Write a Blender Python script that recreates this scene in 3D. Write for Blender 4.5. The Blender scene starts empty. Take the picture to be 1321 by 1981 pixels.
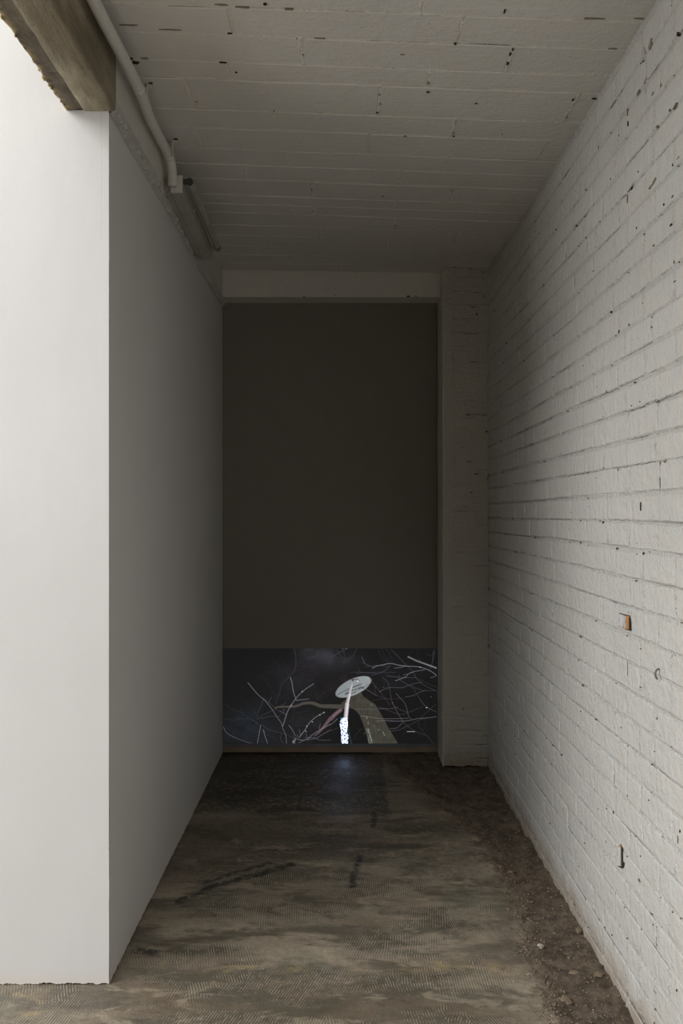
import bpy, math, random
import numpy as np
from mathutils import Vector

SC = bpy.context.scene
COL = SC.collection

# ------------------------------------------------------------------ camera
CAM_H = 1.55
F = 1540.0                                   # focal length in pixels of the 1321 x 1981 frame
cd = bpy.data.cameras.new('camera')
cd.sensor_fit = 'VERTICAL'; cd.sensor_height = 36.0; cd.lens = F / 1981.0 * 36.0
cd.clip_start = 0.02; cd.clip_end = 100
cam = bpy.data.objects.new('camera', cd); COL.objects.link(cam)
cam.location = (0, 0, CAM_H); cam.rotation_euler = (math.pi / 2, 0, 0)
SC.camera = cam

# ------------------------------------------------------------------ light
W = bpy.data.worlds.new('overcast daylight'); SC.world = W; W.use_nodes = True
WB = W.node_tree.nodes['Background']
WB.inputs['Color'].default_value = (1.0, 0.985, 0.965, 1)
WB.inputs['Strength'].default_value = 0.05

def area(name, loc, target, sx, sy, power, color):
    l = bpy.data.lights.new(name, 'AREA'); l.shape = 'RECTANGLE'; l.size = sx; l.size_y = sy
    l.energy = power; l.color = color
    o = bpy.data.objects.new(name, l); COL.objects.link(o); o.location = loc
    o.rotation_euler = (Vector(target) - Vector(loc)).to_track_quat('-Z', 'Y').to_euler()
    return o
# added, unseen area lights standing in for daylight from the tall left room
DAY = (1.0, 0.988, 0.972)
area('side_fill', (-5.5, 0.7, 1.9), (0, 0.7, 1.9), 3.4, 3.2, 156, DAY)
area('side_fill', (-5.5, -3.0, 1.9), (0, -2.0, 1.9), 4.0, 3.2, 24, DAY)
area('high_side_fill', (-5.5, 0.9, 4.0), (0, 0.9, 0.9), 3.4, 1.8, 84, DAY)
area('overhead_fill', (-4.0, 0.2, 4.8), (0, 0.9, 0.5), 3.4, 2.0, 210, DAY)
area('overhead_fill', (-1.0, -2.6, 4.9), (-1.0, -2.6, 0), 4.0, 3.0, 300, DAY)

SC.view_settings.view_transform = 'Standard'
SC.view_settings.look = 'None'
SC.view_settings.exposure = 0.0
SC.view_settings.gamma = 1.0
SC.view_settings.use_curve_mapping = False
SC.cycles.max_bounces = 10
SC.cycles.diffuse_bounces = 8

# ------------------------------------------------------------------ dimensions
XR = 0.889          # right brick wall
XL = -0.762         # left partition, inner face
YF = 2.61           # front face of the partition
YC = 4.82           # face of the pilaster
YS = 5.11           # screen
def ceil_h(x, y):
    h = CAM_H + 1.447 + 0.036 * (0.889 - x)
    t = np.clip((np.asarray(y) - 4.0) / 0.85, 0, 1); t = t * t * (3 - 2 * t)
    return h + 0.035 * t * np.clip((np.asarray(x) + 0.74) / 1.63, 0, 1)

# ------------------------------------------------------------------ noise
def vnoise(a, b, seed=0):
    a = np.asarray(a, float); b = np.asarray(b, float)
    ia = np.floor(a).astype(np.int64); ib = np.floor(b).astype(np.int64)
    fa = a - ia; fb = b - ib
    fa = fa * fa * (3 - 2 * fa); fb = fb * fb * (3 - 2 * fb)
    def h(i, j):
        n = (i * 374761393 + j * 668265263 + seed * 982451653) & 0x7fffffff
        n = ((n ^ (n >> 13)) * 1274126177) & 0x7fffffff
        n = ((n ^ (n >> 15)) * 2246822519) & 0x7fffffff
        return ((n ^ (n >> 16)) & 0xffff) / 65535.0 * 2 - 1
    return ((h(ia, ib) * (1 - fa) + h(ia + 1, ib) * fa) * (1 - fb)
            + (h(ia, ib + 1) * (1 - fa) + h(ia + 1, ib + 1) * fa) * fb)
def fbm(a, b, seed=0, octv=4):
    s = 0; w = 1; t = 0
    for k in range(octv):
        s = s + w * vnoise(np.asarray(a) * 2 ** k, np.asarray(b) * 2 ** k, seed + k * 17)
        t += w; w *= 0.5
    return s / t
def smooth(e0, e1, x):
    t = np.clip((np.asarray(x, float) - e0) / (e1 - e0), 0, 1)
    return t * t * (3 - 2 * t)

# ------------------------------------------------------------------ mesh helpers
def obj(name, verts, faces, mat, parent=None, smooth_shade=False):
    me = bpy.data.meshes.new(name)
    me.from_pydata([tuple(v) for v in verts], [], faces)
    me.update()
    me.materials.append(mat)
    if smooth_shade:
        me.polygons.foreach_set('use_smooth', [True] * len(me.polygons))
    o = bpy.data.objects.new(name, me); COL.objects.link(o)
    if parent: o.parent = parent
    return o

def grid_obj(name, P, mat, parent=None, flip=False):
    """P: (n, m, 3) array of points -> one smooth quad grid"""
    n, m, _ = P.shape
    idx = np.arange(n * m).reshape(n, m)
    q = np.stack([idx[:-1, :-1], idx[1:, :-1], idx[1:, 1:], idx[:-1, 1:]], -1).reshape(-1, 4)
    if flip: q = q[:, ::-1]
    me = bpy.data.meshes.new(name)
    me.vertices.add(n * m); me.vertices.foreach_set('co', P.reshape(-1).astype(np.float32))
    nf = len(q)
    me.loops.add(nf * 4); me.loops.foreach_set('vertex_index', np.ascontiguousarray(q).reshape(-1).astype(np.int32))
    me.polygons.add(nf)
    me.polygons.foreach_set('loop_start', (np.arange(nf) * 4).astype(np.int32))
    me.update(calc_edges=True); me.validate()
    me.polygons.foreach_set('use_smooth', [True] * nf)
    me.materials.append(mat)
    o = bpy.data.objects.new(name, me); COL.objects.link(o)
    if parent: o.parent = parent
    return o

def box_data(x0, x1, y0, y1, z0, z1):
    v = [(x, y, z) for z in (z0, z1) for y in (y0, y1) for x in (x0, x1)]
    f = [(0, 2, 3, 1), (4, 5, 7, 6), (0, 1, 5, 4), (2, 6, 7, 3), (0, 4, 6, 2), (1, 3, 7, 5)]
    return v, f
def box(name, x0, x1, y0, y1, z0, z1, mat, parent=None, bevel=0.0):
    v, f = box_data(x0, x1, y0, y1, z0, z1)
    o = obj(name, v, f, mat, parent)
    if bevel:
        m = o.modifiers.new('bevel', 'BEVEL'); m.width = bevel; m.segments = 2; m.limit_method = 'NONE'
    return o

def tube_data(pts, radii, n=20, cap=True):
    pts = [Vector(p) for p in pts]
    V = []; Fc = []
    up = Vector((0, 0, 1))
    prev = None
    for i, p in enumerate(pts):
        a = pts[max(i - 1, 0)]; b = pts[min(i + 1, len(pts) - 1)]
        t = (b - a).normalized()
        if prev is None:
            u = t.orthogonal().normalized()
        else:
            u = (prev - t * prev.dot(t)).normalized()
        prev = u
        w = t.cross(u)
        r = radii[i] if hasattr(radii, '__len__') else radii
        for k in range(n):
            an = 2 * math.pi * k / n
            V.append(p + (u * math.cos(an) + w * math.sin(an)) * r)
    for i in range(len(pts) - 1):
        for k in range(n):
            a = i * n + k; b = i * n + (k + 1) % n
            Fc.append((a, b, b + n, a + n))
    if cap:
        Fc.append(tuple(range(n))[::-1]); Fc.append(tuple((len(pts) - 1) * n + k for k in range(n)))
    return V, Fc

def spline(pts, per=10):
    P = [np.array(p, float) for p in pts]
    P = [2 * P[0] - P[1]] + P + [2 * P[-1] - P[-2]]
    out = []
    for i in range(1, len(P) - 2):
        for k in range(per):
            t = k / per
            out.append(0.5 * ((2 * P[i]) + (-P[i-1] + P[i+1]) * t + (2*P[i-1] - 5*P[i] + 4*P[i+1] - P[i+2]) * t*t
                              + (-P[i-1] + 3*P[i] - 3*P[i+1] + P[i+2]) * t**3))
    out.append(P[-2])
    return out

def empty(name, loc=(0, 0, 0)):
    o = bpy.data.objects.new(name, None); COL.objects.link(o); o.location = loc
    o.empty_display_size = 0.05
    return o
def tag(o, label=None, cat=None, group=None, kind=None):
    if label: o['label'] = label
    if cat: o['category'] = cat
    if group: o['group'] = group
    if kind: o['kind'] = kind
    return o
def adopt(ch, root):
    """parent ch (built in world space) to a root standing elsewhere"""
    ch.parent = root
    ch.matrix_parent_inverse = __import__('mathutils').Matrix.Translation(-Vector(root.location))
    return ch

# ------------------------------------------------------------------ material helpers
class NT:
    def __init__(s, name):
        s.m = bpy.data.materials.new(name); s.m.use_nodes = True
        s.t = s.m.node_tree; s.b = s.t.nodes['Principled BSDF']
        s.pos = s.t.nodes.new('ShaderNodeNewGeometry').outputs['Position']
    def n(s, typ, **kw):
        o = s.t.nodes.new(typ)
        for k, v in kw.items(): setattr(o, k, v)
        return o
    def l(s, a, b): s.t.links.new(a, b)
    def mapping(s, scale=(1, 1, 1), rot=(0, 0, 0), src=None):
        m = s.n('ShaderNodeMapping'); m.inputs['Scale'].default_value = scale; m.inputs['Rotation'].default_value = rot
        s.l(src or s.pos, m.inputs['Vector']); return m.outputs[0]
    def noise(s, scale, detail=4, rough=0.55, src=None, dist=0.0):
        n = s.n('ShaderNodeTexNoise'); n.inputs['Scale'].default_value = scale
        n.inputs['Detail'].default_value = detail; n.inputs['Roughness'].default_value = rough
        n.inputs['Distortion'].default_value = dist
        s.l(src or s.pos, n.inputs['Vector']); return n.outputs['Fac']
    def ramp(s, src, a, b, lo=0.0, hi=1.0):
        r = s.n('ShaderNodeMapRange', interpolation_type='SMOOTHSTEP')
        r.inputs['From Min'].default_value = a; r.inputs['From Max'].default_value = b
        r.inputs['To Min'].default_value = lo; r.inputs['To Max'].default_value = hi
        s.l(src, r.inputs['Value']); return r.outputs[0]
    def math(s, op, a, b=None, c=None):
        m = s.n('ShaderNodeMath', operation=op)
        for i, v in enumerate((a, b, c)):
            if v is None: continue
            if hasattr(v, 'is_output') or hasattr(v, 'links'): s.l(v, m.inputs[i])
            else: m.inputs[i].default_value = v
        return m.outputs[0]
    def mix(s, fac, a, b, blend='MIX'):
        m = s.n('ShaderNodeMix', data_type='RGBA', blend_type=blend)
        for sock, v in ((m.inputs[0], fac), (m.inputs[6], a), (m.inputs[7], b)):
            if hasattr(v, 'links'): s.l(v, sock)
            elif isinstance(v, tuple): sock.default_value = (*v, 1) if len(v) == 3 else v
            else: sock.default_value = v
        return m.outputs[2]
    def bump(s, h, dist, strength=1.0, prev=None):
        b = s.n('ShaderNodeBump'); b.inputs['Distance'].default_value = dist; b.inputs['Strength'].default_value = strength
        s.l(h, b.inputs['Height'])
        if prev: s.l(prev, b.inputs['Normal'])
        return b.outputs[0]
    def out(s, col=None, rough=None, normal=None, spec=0.3):
        if col is not None:
            if hasattr(col, 'links'): s.l(col, s.b.inputs['Base Color'])
            else: s.b.inputs['Base Color'].default_value = (*col, 1)
        if rough is not None:
            if hasattr(rough, 'links'): s.l(rough, s.b.inputs['Roughness'])
            else: s.b.inputs['Roughness'].default_value = rough
        if normal: s.l(normal, s.b.inputs['Normal'])
        s.b.inputs['Specular IOR Level'].default_value = spec
        return s.m

def simple(name, col, rough=0.6, spec=0.4, metal=0.0, bump=0.0, bscale=200, var=0.14):
    t = NT(name)
    v = t.noise(9, 5)
    c = t.mix(t.ramp(v, 0.3, 0.7), tuple(k * (1 - var) for k in col), tuple(min(k * (1 + var * 0.55), 1) for k in col))
    nrm = t.bump(t.noise(bscale, 3), bump) if bump else None
    t.b.inputs['Metallic'].default_value = metal
    return t.out(c, rough, nrm, spec)

PAINT = (0.545, 0.539, 0.522)
def painted_masonry(name, col=PAINT, brush=(1, 1, 1), pits=0.5, dirt_foot=True, rough_bump=0.0016):
    t = NT(name)
    big = t.noise(1.7, 4)
    mid = t.noise(14, 5, 0.6)
    c = t.mix(t.ramp(big, 0.3, 0.7), tuple(k * 0.93 for k in col), tuple(k * 1.04 for k in col))
    c = t.mix(t.ramp(mid, 0.35, 0.7), c, (col[0] * 1.0, col[1] * 0.985, col[2] * 0.95))
    streak = t.noise(60, 4, 0.6, t.mapping(brush))
    c = t.mix(t.ramp(streak, 0.55, 0.75, 0, 0.35), c, tuple(min(1, k * 1.12) for k in col))
    # pores and small flaked spots where the paint never reached
    p = t.noise(95, 2, 0.5, t.mapping((0.6, 0.6, 1.3)))
    q = t.noise(9, 3, 0.6)
    thr = t.math('MULTIPLY', t.ramp(p, 0.70, 0.76), t.ramp(q, 0.60 - 0.10 * pits, 0.68))
    c = t.mix(t.math('MULTIPLY', thr, 0.75), c, (0.10, 0.085, 0.065))
    if dirt_foot:
        sx = t.n('ShaderNodeSeparateXYZ'); t.l(t.pos, sx.inputs[0])
        zz = t.math('ADD', sx.outputs[2], t.math('MULTIPLY', t.noise(11, 5, 0.65), 0.22))
        foot = t.ramp(zz, 0.12, 0.26, 0.75, 0.0)
        c = t.mix(foot, c, (0.33, 0.27, 0.20))
    h = t.math('ADD', t.math('MULTIPLY', t.noise(34, 6, 0.62), 1.0), t.math('MULTIPLY', streak, 0.45))
    n1 = t.bump(h, rough_bump * 6)
    n0 = t.bump(t.noise(110, 4, 0.65, t.mapping((1, 1, 0.6))), rough_bump * 1.3, 1.0, n1)
    n2 = t.bump(t.noise(260, 3, 0.6), 0.0011, 1.0, n0)
    n3 = t.bump(thr, -0.003, 1.0, n2)
    return t.out(c, 0.62, n3, 0.25)

M_brick = painted_masonry('white painted brick', brush=(1, 1, 0.22))
M_mortar = painted_masonry('white painted mortar', tuple(k * 1.0 for k in PAINT), (1, 1, 0.4), pits=1.3, rough_bump=0.003)
M_tile = painted_masonry('white painted ceiling tile', (0.60, 0.585, 0.56), (0.10, 1, 1), pits=0.5, dirt_foot=False, rough_bump=0.0006)
M_tmort = painted_masonry('white painted ceiling joints', (0.68, 0.66, 0.61), (0.3, 1, 1), pits=1.6, dirt_foot=False, rough_bump=0.002)
M_beamw = painted_masonry('white painted concrete', (0.60, 0.58, 0.54), (1, 1, 1), pits=0.6, dirt_foot=False, rough_bump=0.0007)
M_pil = painted_masonry('white painted pilaster', (0.50, 0.485, 0.44), (0.3, 1, 1), pits=1.2, rough_bump=0.0022)
M_hole = simple('dark open hole', (0.05, 0.043, 0.035), 1.0, 0.0)
M_dark_mortar = simple('grey brown bare mortar', (0.25, 0.22, 0.175), 0.95, 0.05, bump=0.002)
M_pin = simple('dark pin holes', (0.16, 0.14, 0.115), 1.0, 0.0)
M_grime = simple('grey soot in chip', (0.43, 0.41, 0.38), 0.95, 0.05, bump=0.002)

def plaster():
    t = NT('smooth white wall paint')
    c = t.mix(t.ramp(t.noise(1.3, 4), 0.3, 0.7), (0.605, 0.603, 0.598), (0.63, 0.628, 0.624))
    sx = t.n('ShaderNodeSeparateXYZ'); t.l(t.pos, sx.inputs[0])
    zz = t.math('ADD', sx.outputs[2], t.math('MULTIPLY', t.noise(6, 4, 0.6, t.mapping((0.4, 0.4, 1))), 0.06))
    c = t.mix(t.ramp(zz, 0.03, 0.10, 0.45, 0.0), c, (0.66, 0.58, 0.50))
    n1 = t.bump(t.noise(420, 2, 0.5), 0.0004)
    n2 = t.bump(t.noise(3.5, 3, 0.5, t.mapping((1, 1, 0.5))), 0.004, 1.0, n1)
    return t.out(c, 0.55, n2, 0.3)
M_plaster = plaster()

def concrete():
    t = NT('bare board-marked concrete')
    g = t.noise(5.5, 6, 0.6, t.mapping((1, 0.35, 1)))
    c = t.mix(t.ramp(g, 0.36, 0.62), (0.185, 0.155, 0.105), (0.375, 0.335, 0.245))
    gr = t.noise(45, 4, 0.6, t.mapping((1.6, 0.16, 1.0), (0, 0, 0.12)))
    c = t.mix(t.ramp(gr, 0.45, 0.72, 0, 0.4), c, (0.16, 0.135, 0.10))
    wet = t.ramp(t.noise(7.5, 3, 0.45, t.mapping((1, 0.5, 1))), 0.50, 0.54, 0, 0.30)
    c = t.mix(wet, c, (0.15, 0.13, 0.085))
    pit = t.ramp(t.noise(85, 2, 0.5), 0.70, 0.75)
    c = t.mix(t.math('MULTIPLY', pit, 0.7), c, (0.05, 0.04, 0.03))
    n1 = t.bump(t.noise(28, 6, 0.62), 0.006)
    n2 = t.bump(gr, 0.003, 1.0, n1)
    return t.out(c, 0.8, n2, 0.2)
M_conc = concrete()
def concrete_band():
    t = NT('dark weathered concrete edge')
    g = t.noise(6, 6, 0.65, t.mapping((1, 0.5, 1)))
    c = t.mix(t.ramp(g, 0.36, 0.64), (0.095, 0.08, 0.062), (0.20, 0.17, 0.13))
    gr = t.noise(40, 4, 0.6, t.mapping((0.3, 1.6, 1.0)))
    c = t.mix(t.ramp(gr, 0.55, 0.75, 0, 0.5), c, (0.26, 0.235, 0.20))
    ed = t.n('ShaderNodeAttribute'); ed.attribute_name = 'edge'
    c = t.mix(t.math('MULTIPLY', ed.outputs['Fac'], t.ramp(t.noise(26, 3), 0.45, 0.56)), c, (0.42, 0.33, 0.17))
    n1 = t.bump(t.noise(30, 6, 0.62), 0.008)
    n2 = t.bump(gr, 0.003, 1.0, n1)
    return t.out(c, 0.85, n2, 0.15)
M_band = concrete_band()

def floor_mat():
    t = NT('worn concrete floor with combed glue')
    at = t.n('ShaderNodeAttribute'); at.attribute_name = 'stain'
    sp = t.n('ShaderNodeSeparateColor'); t.l(at.outputs['Color'], sp.inputs[0])
    dirt, smear, ochre = sp.outputs[0], sp.outputs[1], sp.outputs[2]
    big = t.noise(1.5, 5, 0.62, t.mapping((0.55, 1.5, 1)))
    mid = t.noise(6.5, 6, 0.66, t.mapping((0.35, 1.3, 1)), 0.4)
    fine = t.noise(38, 6, 0.7)
    c = t.mix(t.ramp(big, 0.36, 0.64), (0.135, 0.106, 0.073), (0.320, 0.272, 0.205))
    c = t.mix(t.ramp(mid, 0.46, 0.58, 0, 0.80), c, (0.088, 0.078, 0.056))
    c = t.mix(t.ramp(mid, 0.56, 0.70, 0, 0.75), (0.30, 0.262, 0.205), c) if False else c
    lt = t.noise(9.0, 5, 0.7, t.mapping((0.45, 1.2, 1), (0, 0, 0.7)), 0.6)
    c = t.mix(t.ramp(lt, 0.54, 0.62, 0, 0.60), c, (0.36, 0.305, 0.225))
    sc2 = t.noise(26.0, 6, 0.72, t.mapping((0.35, 1.2, 1), (0, 0, 0.35)), 0.8)
    c = t.mix(t.ramp(sc2, 0.60, 0.68, 0, 0.55), c, (0.42, 0.365, 0.27))
    c = t.mix(t.ramp(sc2, 0.42, 0.34, 0, 0.55), c, (0.06, 0.05, 0.036))
    gn = t.noise(3.1, 3, 0.5, t.mapping((1, 1, 1), (0, 0, 2.0)))
    c = t.mix(t.ramp(gn, 0.55, 0.70, 0, 0.45), c, (0.095, 0.105, 0.080))
    c = t.mix(t.ramp(fine, 0.4, 0.75, 0, 0.40), c, (0.07, 0.058, 0.040))
    # trowel comb ridges in patches laid at their own angle
    vo = t.n('ShaderNodeTexVoronoi'); vo.inputs['Scale'].default_value = 3.0
    wv = t.n('ShaderNodeVectorMath', operation='ADD'); t.l(t.pos, wv.inputs[0])
    nz = t.n('ShaderNodeTexNoise'); nz.inputs['Scale'].default_value = 5; t.l(t.pos, nz.inputs['Vector'])
    sc = t.n('ShaderNodeVectorMath', operation='SCALE'); sc.inputs['Scale'].default_value = 0.18; t.l(nz.outputs['Color'], sc.inputs[0])
    t.l(sc.outputs[0], wv.inputs[1]); t.l(wv.outputs[0], vo.inputs['Vector'])
    cs = t.n('ShaderNodeSeparateColor'); t.l(vo.outputs['Color'], cs.inputs[0])
    ang = t.math('MULTIPLY', t.math('SUBTRACT', cs.outputs[0], 0.5), 0.75)
    xy = t.n('ShaderNodeSeparateXYZ'); t.l(t.pos, xy.inputs[0])
    u = t.math('ADD', t.math('MULTIPLY', xy.outputs[0], t.math('COSINE', ang)), t.math('MULTIPLY', xy.outputs[1], t.math('SINE', ang)))
    warp = t.math('MULTIPLY', t.noise(9, 3), 0.012)
    rid = t.math('SINE', t.math('MULTIPLY', t.math('ADD', u, warp), 700.0))
    rid = t.ramp(rid, -0.3, 0.9)
    broken = t.ramp(t.noise(34, 5, 0.75), 0.44, 0.54)
    patch = t.ramp(t.noise(4.2, 4, 0.65, t.mapping((0.6, 1.4, 1), (0, 0, 0.2))), 0.44, 0.54)
    rm = t.math('MULTIPLY', t.math('MULTIPLY', rid, broken), t.math('MULTIPLY', patch, t.math('SUBTRACT', 1.0, dirt)))
    c = t.mix(t.math('MULTIPLY', rm, 0.62), c, (0.40, 0.35, 0.27))
    dk = t.math('MULTIPLY', t.math('SUBTRACT', 1.0, rid), t.math('MULTIPLY', patch, t.math('SUBTRACT', 1.0, dirt)))
    c = t.mix(t.math('MULTIPLY', dk, 0.38), c, (0.07, 0.06, 0.042))
    # ochre glue rests, black smears with the dimmed patch by the screen, brown soil
    c = t.mix(t.math('MULTIPLY', ochre, t.ramp(t.noise(40, 5, 0.75, t.mapping((0.4, 1, 1))), 0.47, 0.56)), c, (0.38, 0.29, 0.15))
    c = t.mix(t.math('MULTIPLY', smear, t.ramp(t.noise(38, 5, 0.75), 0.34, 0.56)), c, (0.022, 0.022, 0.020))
    soil = t.mix(t.ramp(t.noise(16, 6, 0.7), 0.35, 0.65), (0.075, 0.052, 0.033), (0.19, 0.145, 0.10))
    soil = t.mix(t.ramp(t.noise(120, 3, 0.6), 0.62, 0.72, 0, 0.6), soil, (0.33, 0.28, 0.22))
    c = t.mix(dirt, c, soil)
    n1 = t.bump(t.noise(24, 6, 0.65), 0.004)
    n2 = t.bump(rm, 0.0011, 1.0, n1)
    n3 = t.bump(t.noise(150, 3, 0.6), 0.0010, 1.0, n2)
    n4 = t.bump(t.math('MULTIPLY', dirt, t.noise(45, 6, 0.72)), 0.02, 1.0, n3)
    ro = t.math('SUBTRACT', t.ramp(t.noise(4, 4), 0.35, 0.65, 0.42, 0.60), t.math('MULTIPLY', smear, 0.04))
    ro = t.math('ADD', ro, t.math('MULTIPLY', dirt, 0.4))
    return t.out(c, ro, n4, 0.6)
M_floor = floor_mat()
M_rubble = simple('crumbled brown mortar', (0.20, 0.155, 0.11), 0.95, 0.1, bump=0.003, bscale=120)
M_stone = simple('pale grey stone', (0.42, 0.38, 0.32), 0.9, 0.1, bump=0.003, bscale=120)

# ================================================================== FLOOR
nx = 520; ny = 560
xs = np.concatenate([np.linspace(-7, -2.2, 12)[:-1], np.linspace(-2.2, 1.05, 400)])
ys = np.concatenate([np.linspace(-5, 2.2, 16)[:-1], np.linspace(2.2, 5.35, 400)])
X, Y = np.meshgrid(xs, ys, indexing='ij')
edge_y = [-5, 2.3, 2.6, 2.85, 3.1, 3.27, 3.6, 4.0, 4.4, 4.75, 5.2]
edge_x = [0.62, 0.62, 0.67, 0.66, 0.70, 0.69, 0.66, 0.57, 0.48, 0.33, 0.15]
xe = np.interp(Y, edge_y, edge_x) + 0.035 * fbm(Y * 6, X * 0 + 3, 5) + 0.02 * fbm(Y * 25, X * 8, 9)
dirt = smooth(-0.012, 0.012, X - xe)
thin = smooth(-0.16, 0.03, X - xe + 0.06 * fbm(X * 5, Y * 5, 31)) * smooth(-0.25, 0.25, fbm(X * 9, Y * 14, 71))
lump = np.clip(fbm(X * 14, Y * 14, 3, 5), -1, 1)
fine = fbm(X * 50, Y * 50, 8, 4)
Z = 0.0015 * fbm(X * 5, Y * 5, 2)
towall = smooth(0.10, 0.0, XR - X)
Z = Z + dirt * (0.004 + 0.017 * lump + 0.009 * fine + 0.020 * towall * (0.6 + 0.6 * fbm(Y * 12, X * 3, 13)))
Z = Z - 0.010 * np.exp(-((X - xe) / 0.009) ** 2) * smooth(-0.4, 0.3, fbm(Y * 7, X * 0, 44))
ridge = np.exp(-((X - xe - 0.035) / 0.022) ** 2) * smooth(-0.1, 0.5, fbm(Y * 9, X * 4, 46))
Z = Z + 0.016 * ridge
Z = np.where(Y < 2.0, 0.0, Z)
Z = Z * smooth(-0.775, -0.74, X)
def fxy(px, py):
    y = F * CAM_H / (py - 990.5); return ((px - 660.5) * y / F, y)
def stroke(pts, w, seed, amp=0.01):
    r = np.zeros_like(X)
    dx = amp * fbm(X * 20, Y * 20, seed); dy = amp * fbm(X * 20, Y * 20, seed + 3)
    for a, b in zip(pts[:-1], pts[1:]):
        ax, ay = fxy(*a); bx, by = fxy(*b)
        L2 = (bx - ax) ** 2 + (by - ay) ** 2 + 1e-9
        tt = np.clip(((X - ax) * (bx - ax) + (Y - ay) * (by - ay)) / L2, 0, 1)
        d = np.hypot(X + dx - ax - tt * (bx - ax), Y + dy - ay - tt * (by - ay))
        r = np.maximum(r, smooth(w * 1.5, w * 0.1, d))
    return np.clip(r * (1.25 + 0.9 * fbm(X * 30, Y * 30, seed + 9, 4)), 0, 1)
sm = 0.95 * stroke([(345, 1745), (420, 1712), (500, 1692), (565, 1672)], 0.022, 51)
sm = np.maximum(sm, 0.85 * stroke([(400, 1708), (450, 1690), (520, 1670)], 0.016, 52))
sm = np.maximum(sm, 0.95 * stroke([(681, 1715), (686, 1690), (697, 1652)], 0.016, 53))
sm = np.maximum(sm, 0.85 * stroke([(736, 1470), (728, 1530), (722, 1600)], 0.014, 54))
sm = np.maximum(sm, 0.9 * stroke([(268, 1838), (298, 1842)], 0.022, 55))
sm = np.maximum(sm, 0.5 * stroke([(860, 1800), (890, 1812)], 0.03, 56))
# rectangle of older, shinier floor by the screen; far-end dimness painted into its colour
rect = smooth(0.02, -0.01, X - 0.245 - 0.01 * fbm(Y * 9, X * 9, 60)) * smooth(4.05, 4.15, Y + 0.03 * fbm(X * 12, Y * 12, 61))
sm = np.maximum(sm, 0.75 * rect)
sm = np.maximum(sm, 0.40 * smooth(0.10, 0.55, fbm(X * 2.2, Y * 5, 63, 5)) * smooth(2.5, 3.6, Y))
och = 0
for px, py, w in ((700, 1874, .05), (560, 1876, .06), (840, 1868, .09), (960, 1872, .10), (300, 1862, .03), (70, 1962, .05), (80, 1935, .04),
                  (395, 1630, .02), (350, 1778, .02), (300, 1852, .015), (470, 1872, .06), (40, 1925, .03), (1010, 1878, .05)):
    cx, cy = fxy(px, py)
    och = np.maximum(och, smooth(w, w * 0.3, np.hypot((X - cx) * 0.6, (Y - cy) * 2.2) + 0.04 * w / 0.05 * fbm(X * 18, Y * 30, 77)))
P = np.stack([X, Y, Z], -1)
floor = grid_obj('floor', P, M_floor)
tag(floor, kind='structure')
ca = floor.data.color_attributes.new('stain', 'FLOAT_COLOR', 'POINT')
buf = np.ones((X.size, 4), np.float32)
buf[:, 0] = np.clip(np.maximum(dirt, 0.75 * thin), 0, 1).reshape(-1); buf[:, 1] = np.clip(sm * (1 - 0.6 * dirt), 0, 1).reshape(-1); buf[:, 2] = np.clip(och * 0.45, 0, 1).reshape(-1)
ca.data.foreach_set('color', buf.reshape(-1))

# ================================================================== RIGHT WALL
rng = random.Random(7)
wall_right = empty('wall_right', (XR, 3.0, 0)); tag(wall_right, kind='structure')
Y0W, Y1W = 1.70, 4.90
COURSE = 0.0860; ZJ = 1.516 - 18 * COURSE          # a bed joint level
zj0 = [ZJ + COURSE * k for k in range(0, 38)]
zj = [z + rng.uniform(-0.003, 0.003) for z in zj0]
def zwob(k, y):                                     # gentle unevenness of the bed joints
    return 0.0045 * vnoise(np.asarray(y) * 1.3 + 5.1 * k, k * 1.7 + 0 * np.asarray(y), 21) + 0.0022 * vnoise(np.asarray(y) * 9 + 3.3 * k, k * 2.7 + 0 * np.asarray(y), 22)
courses = []
off = 0
for k in range(len(zj) - 1):
    if zj[k] > 3.06: break
    y = Y0W - (0.0 if k % 2 else 0.108) + rng.uniform(-0.02, 0.02)
    row = []
    while y < Y1W:
        L = 0.218 + rng.uniform(-0.012, 0.012)
        if rng.random() < 0.16: L = 0.112 + rng.uniform(-0.006, 0.01)
        row.append((y, y + L)); y += L
    courses.append((k, zj[k], zj[k + 1], row))

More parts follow.
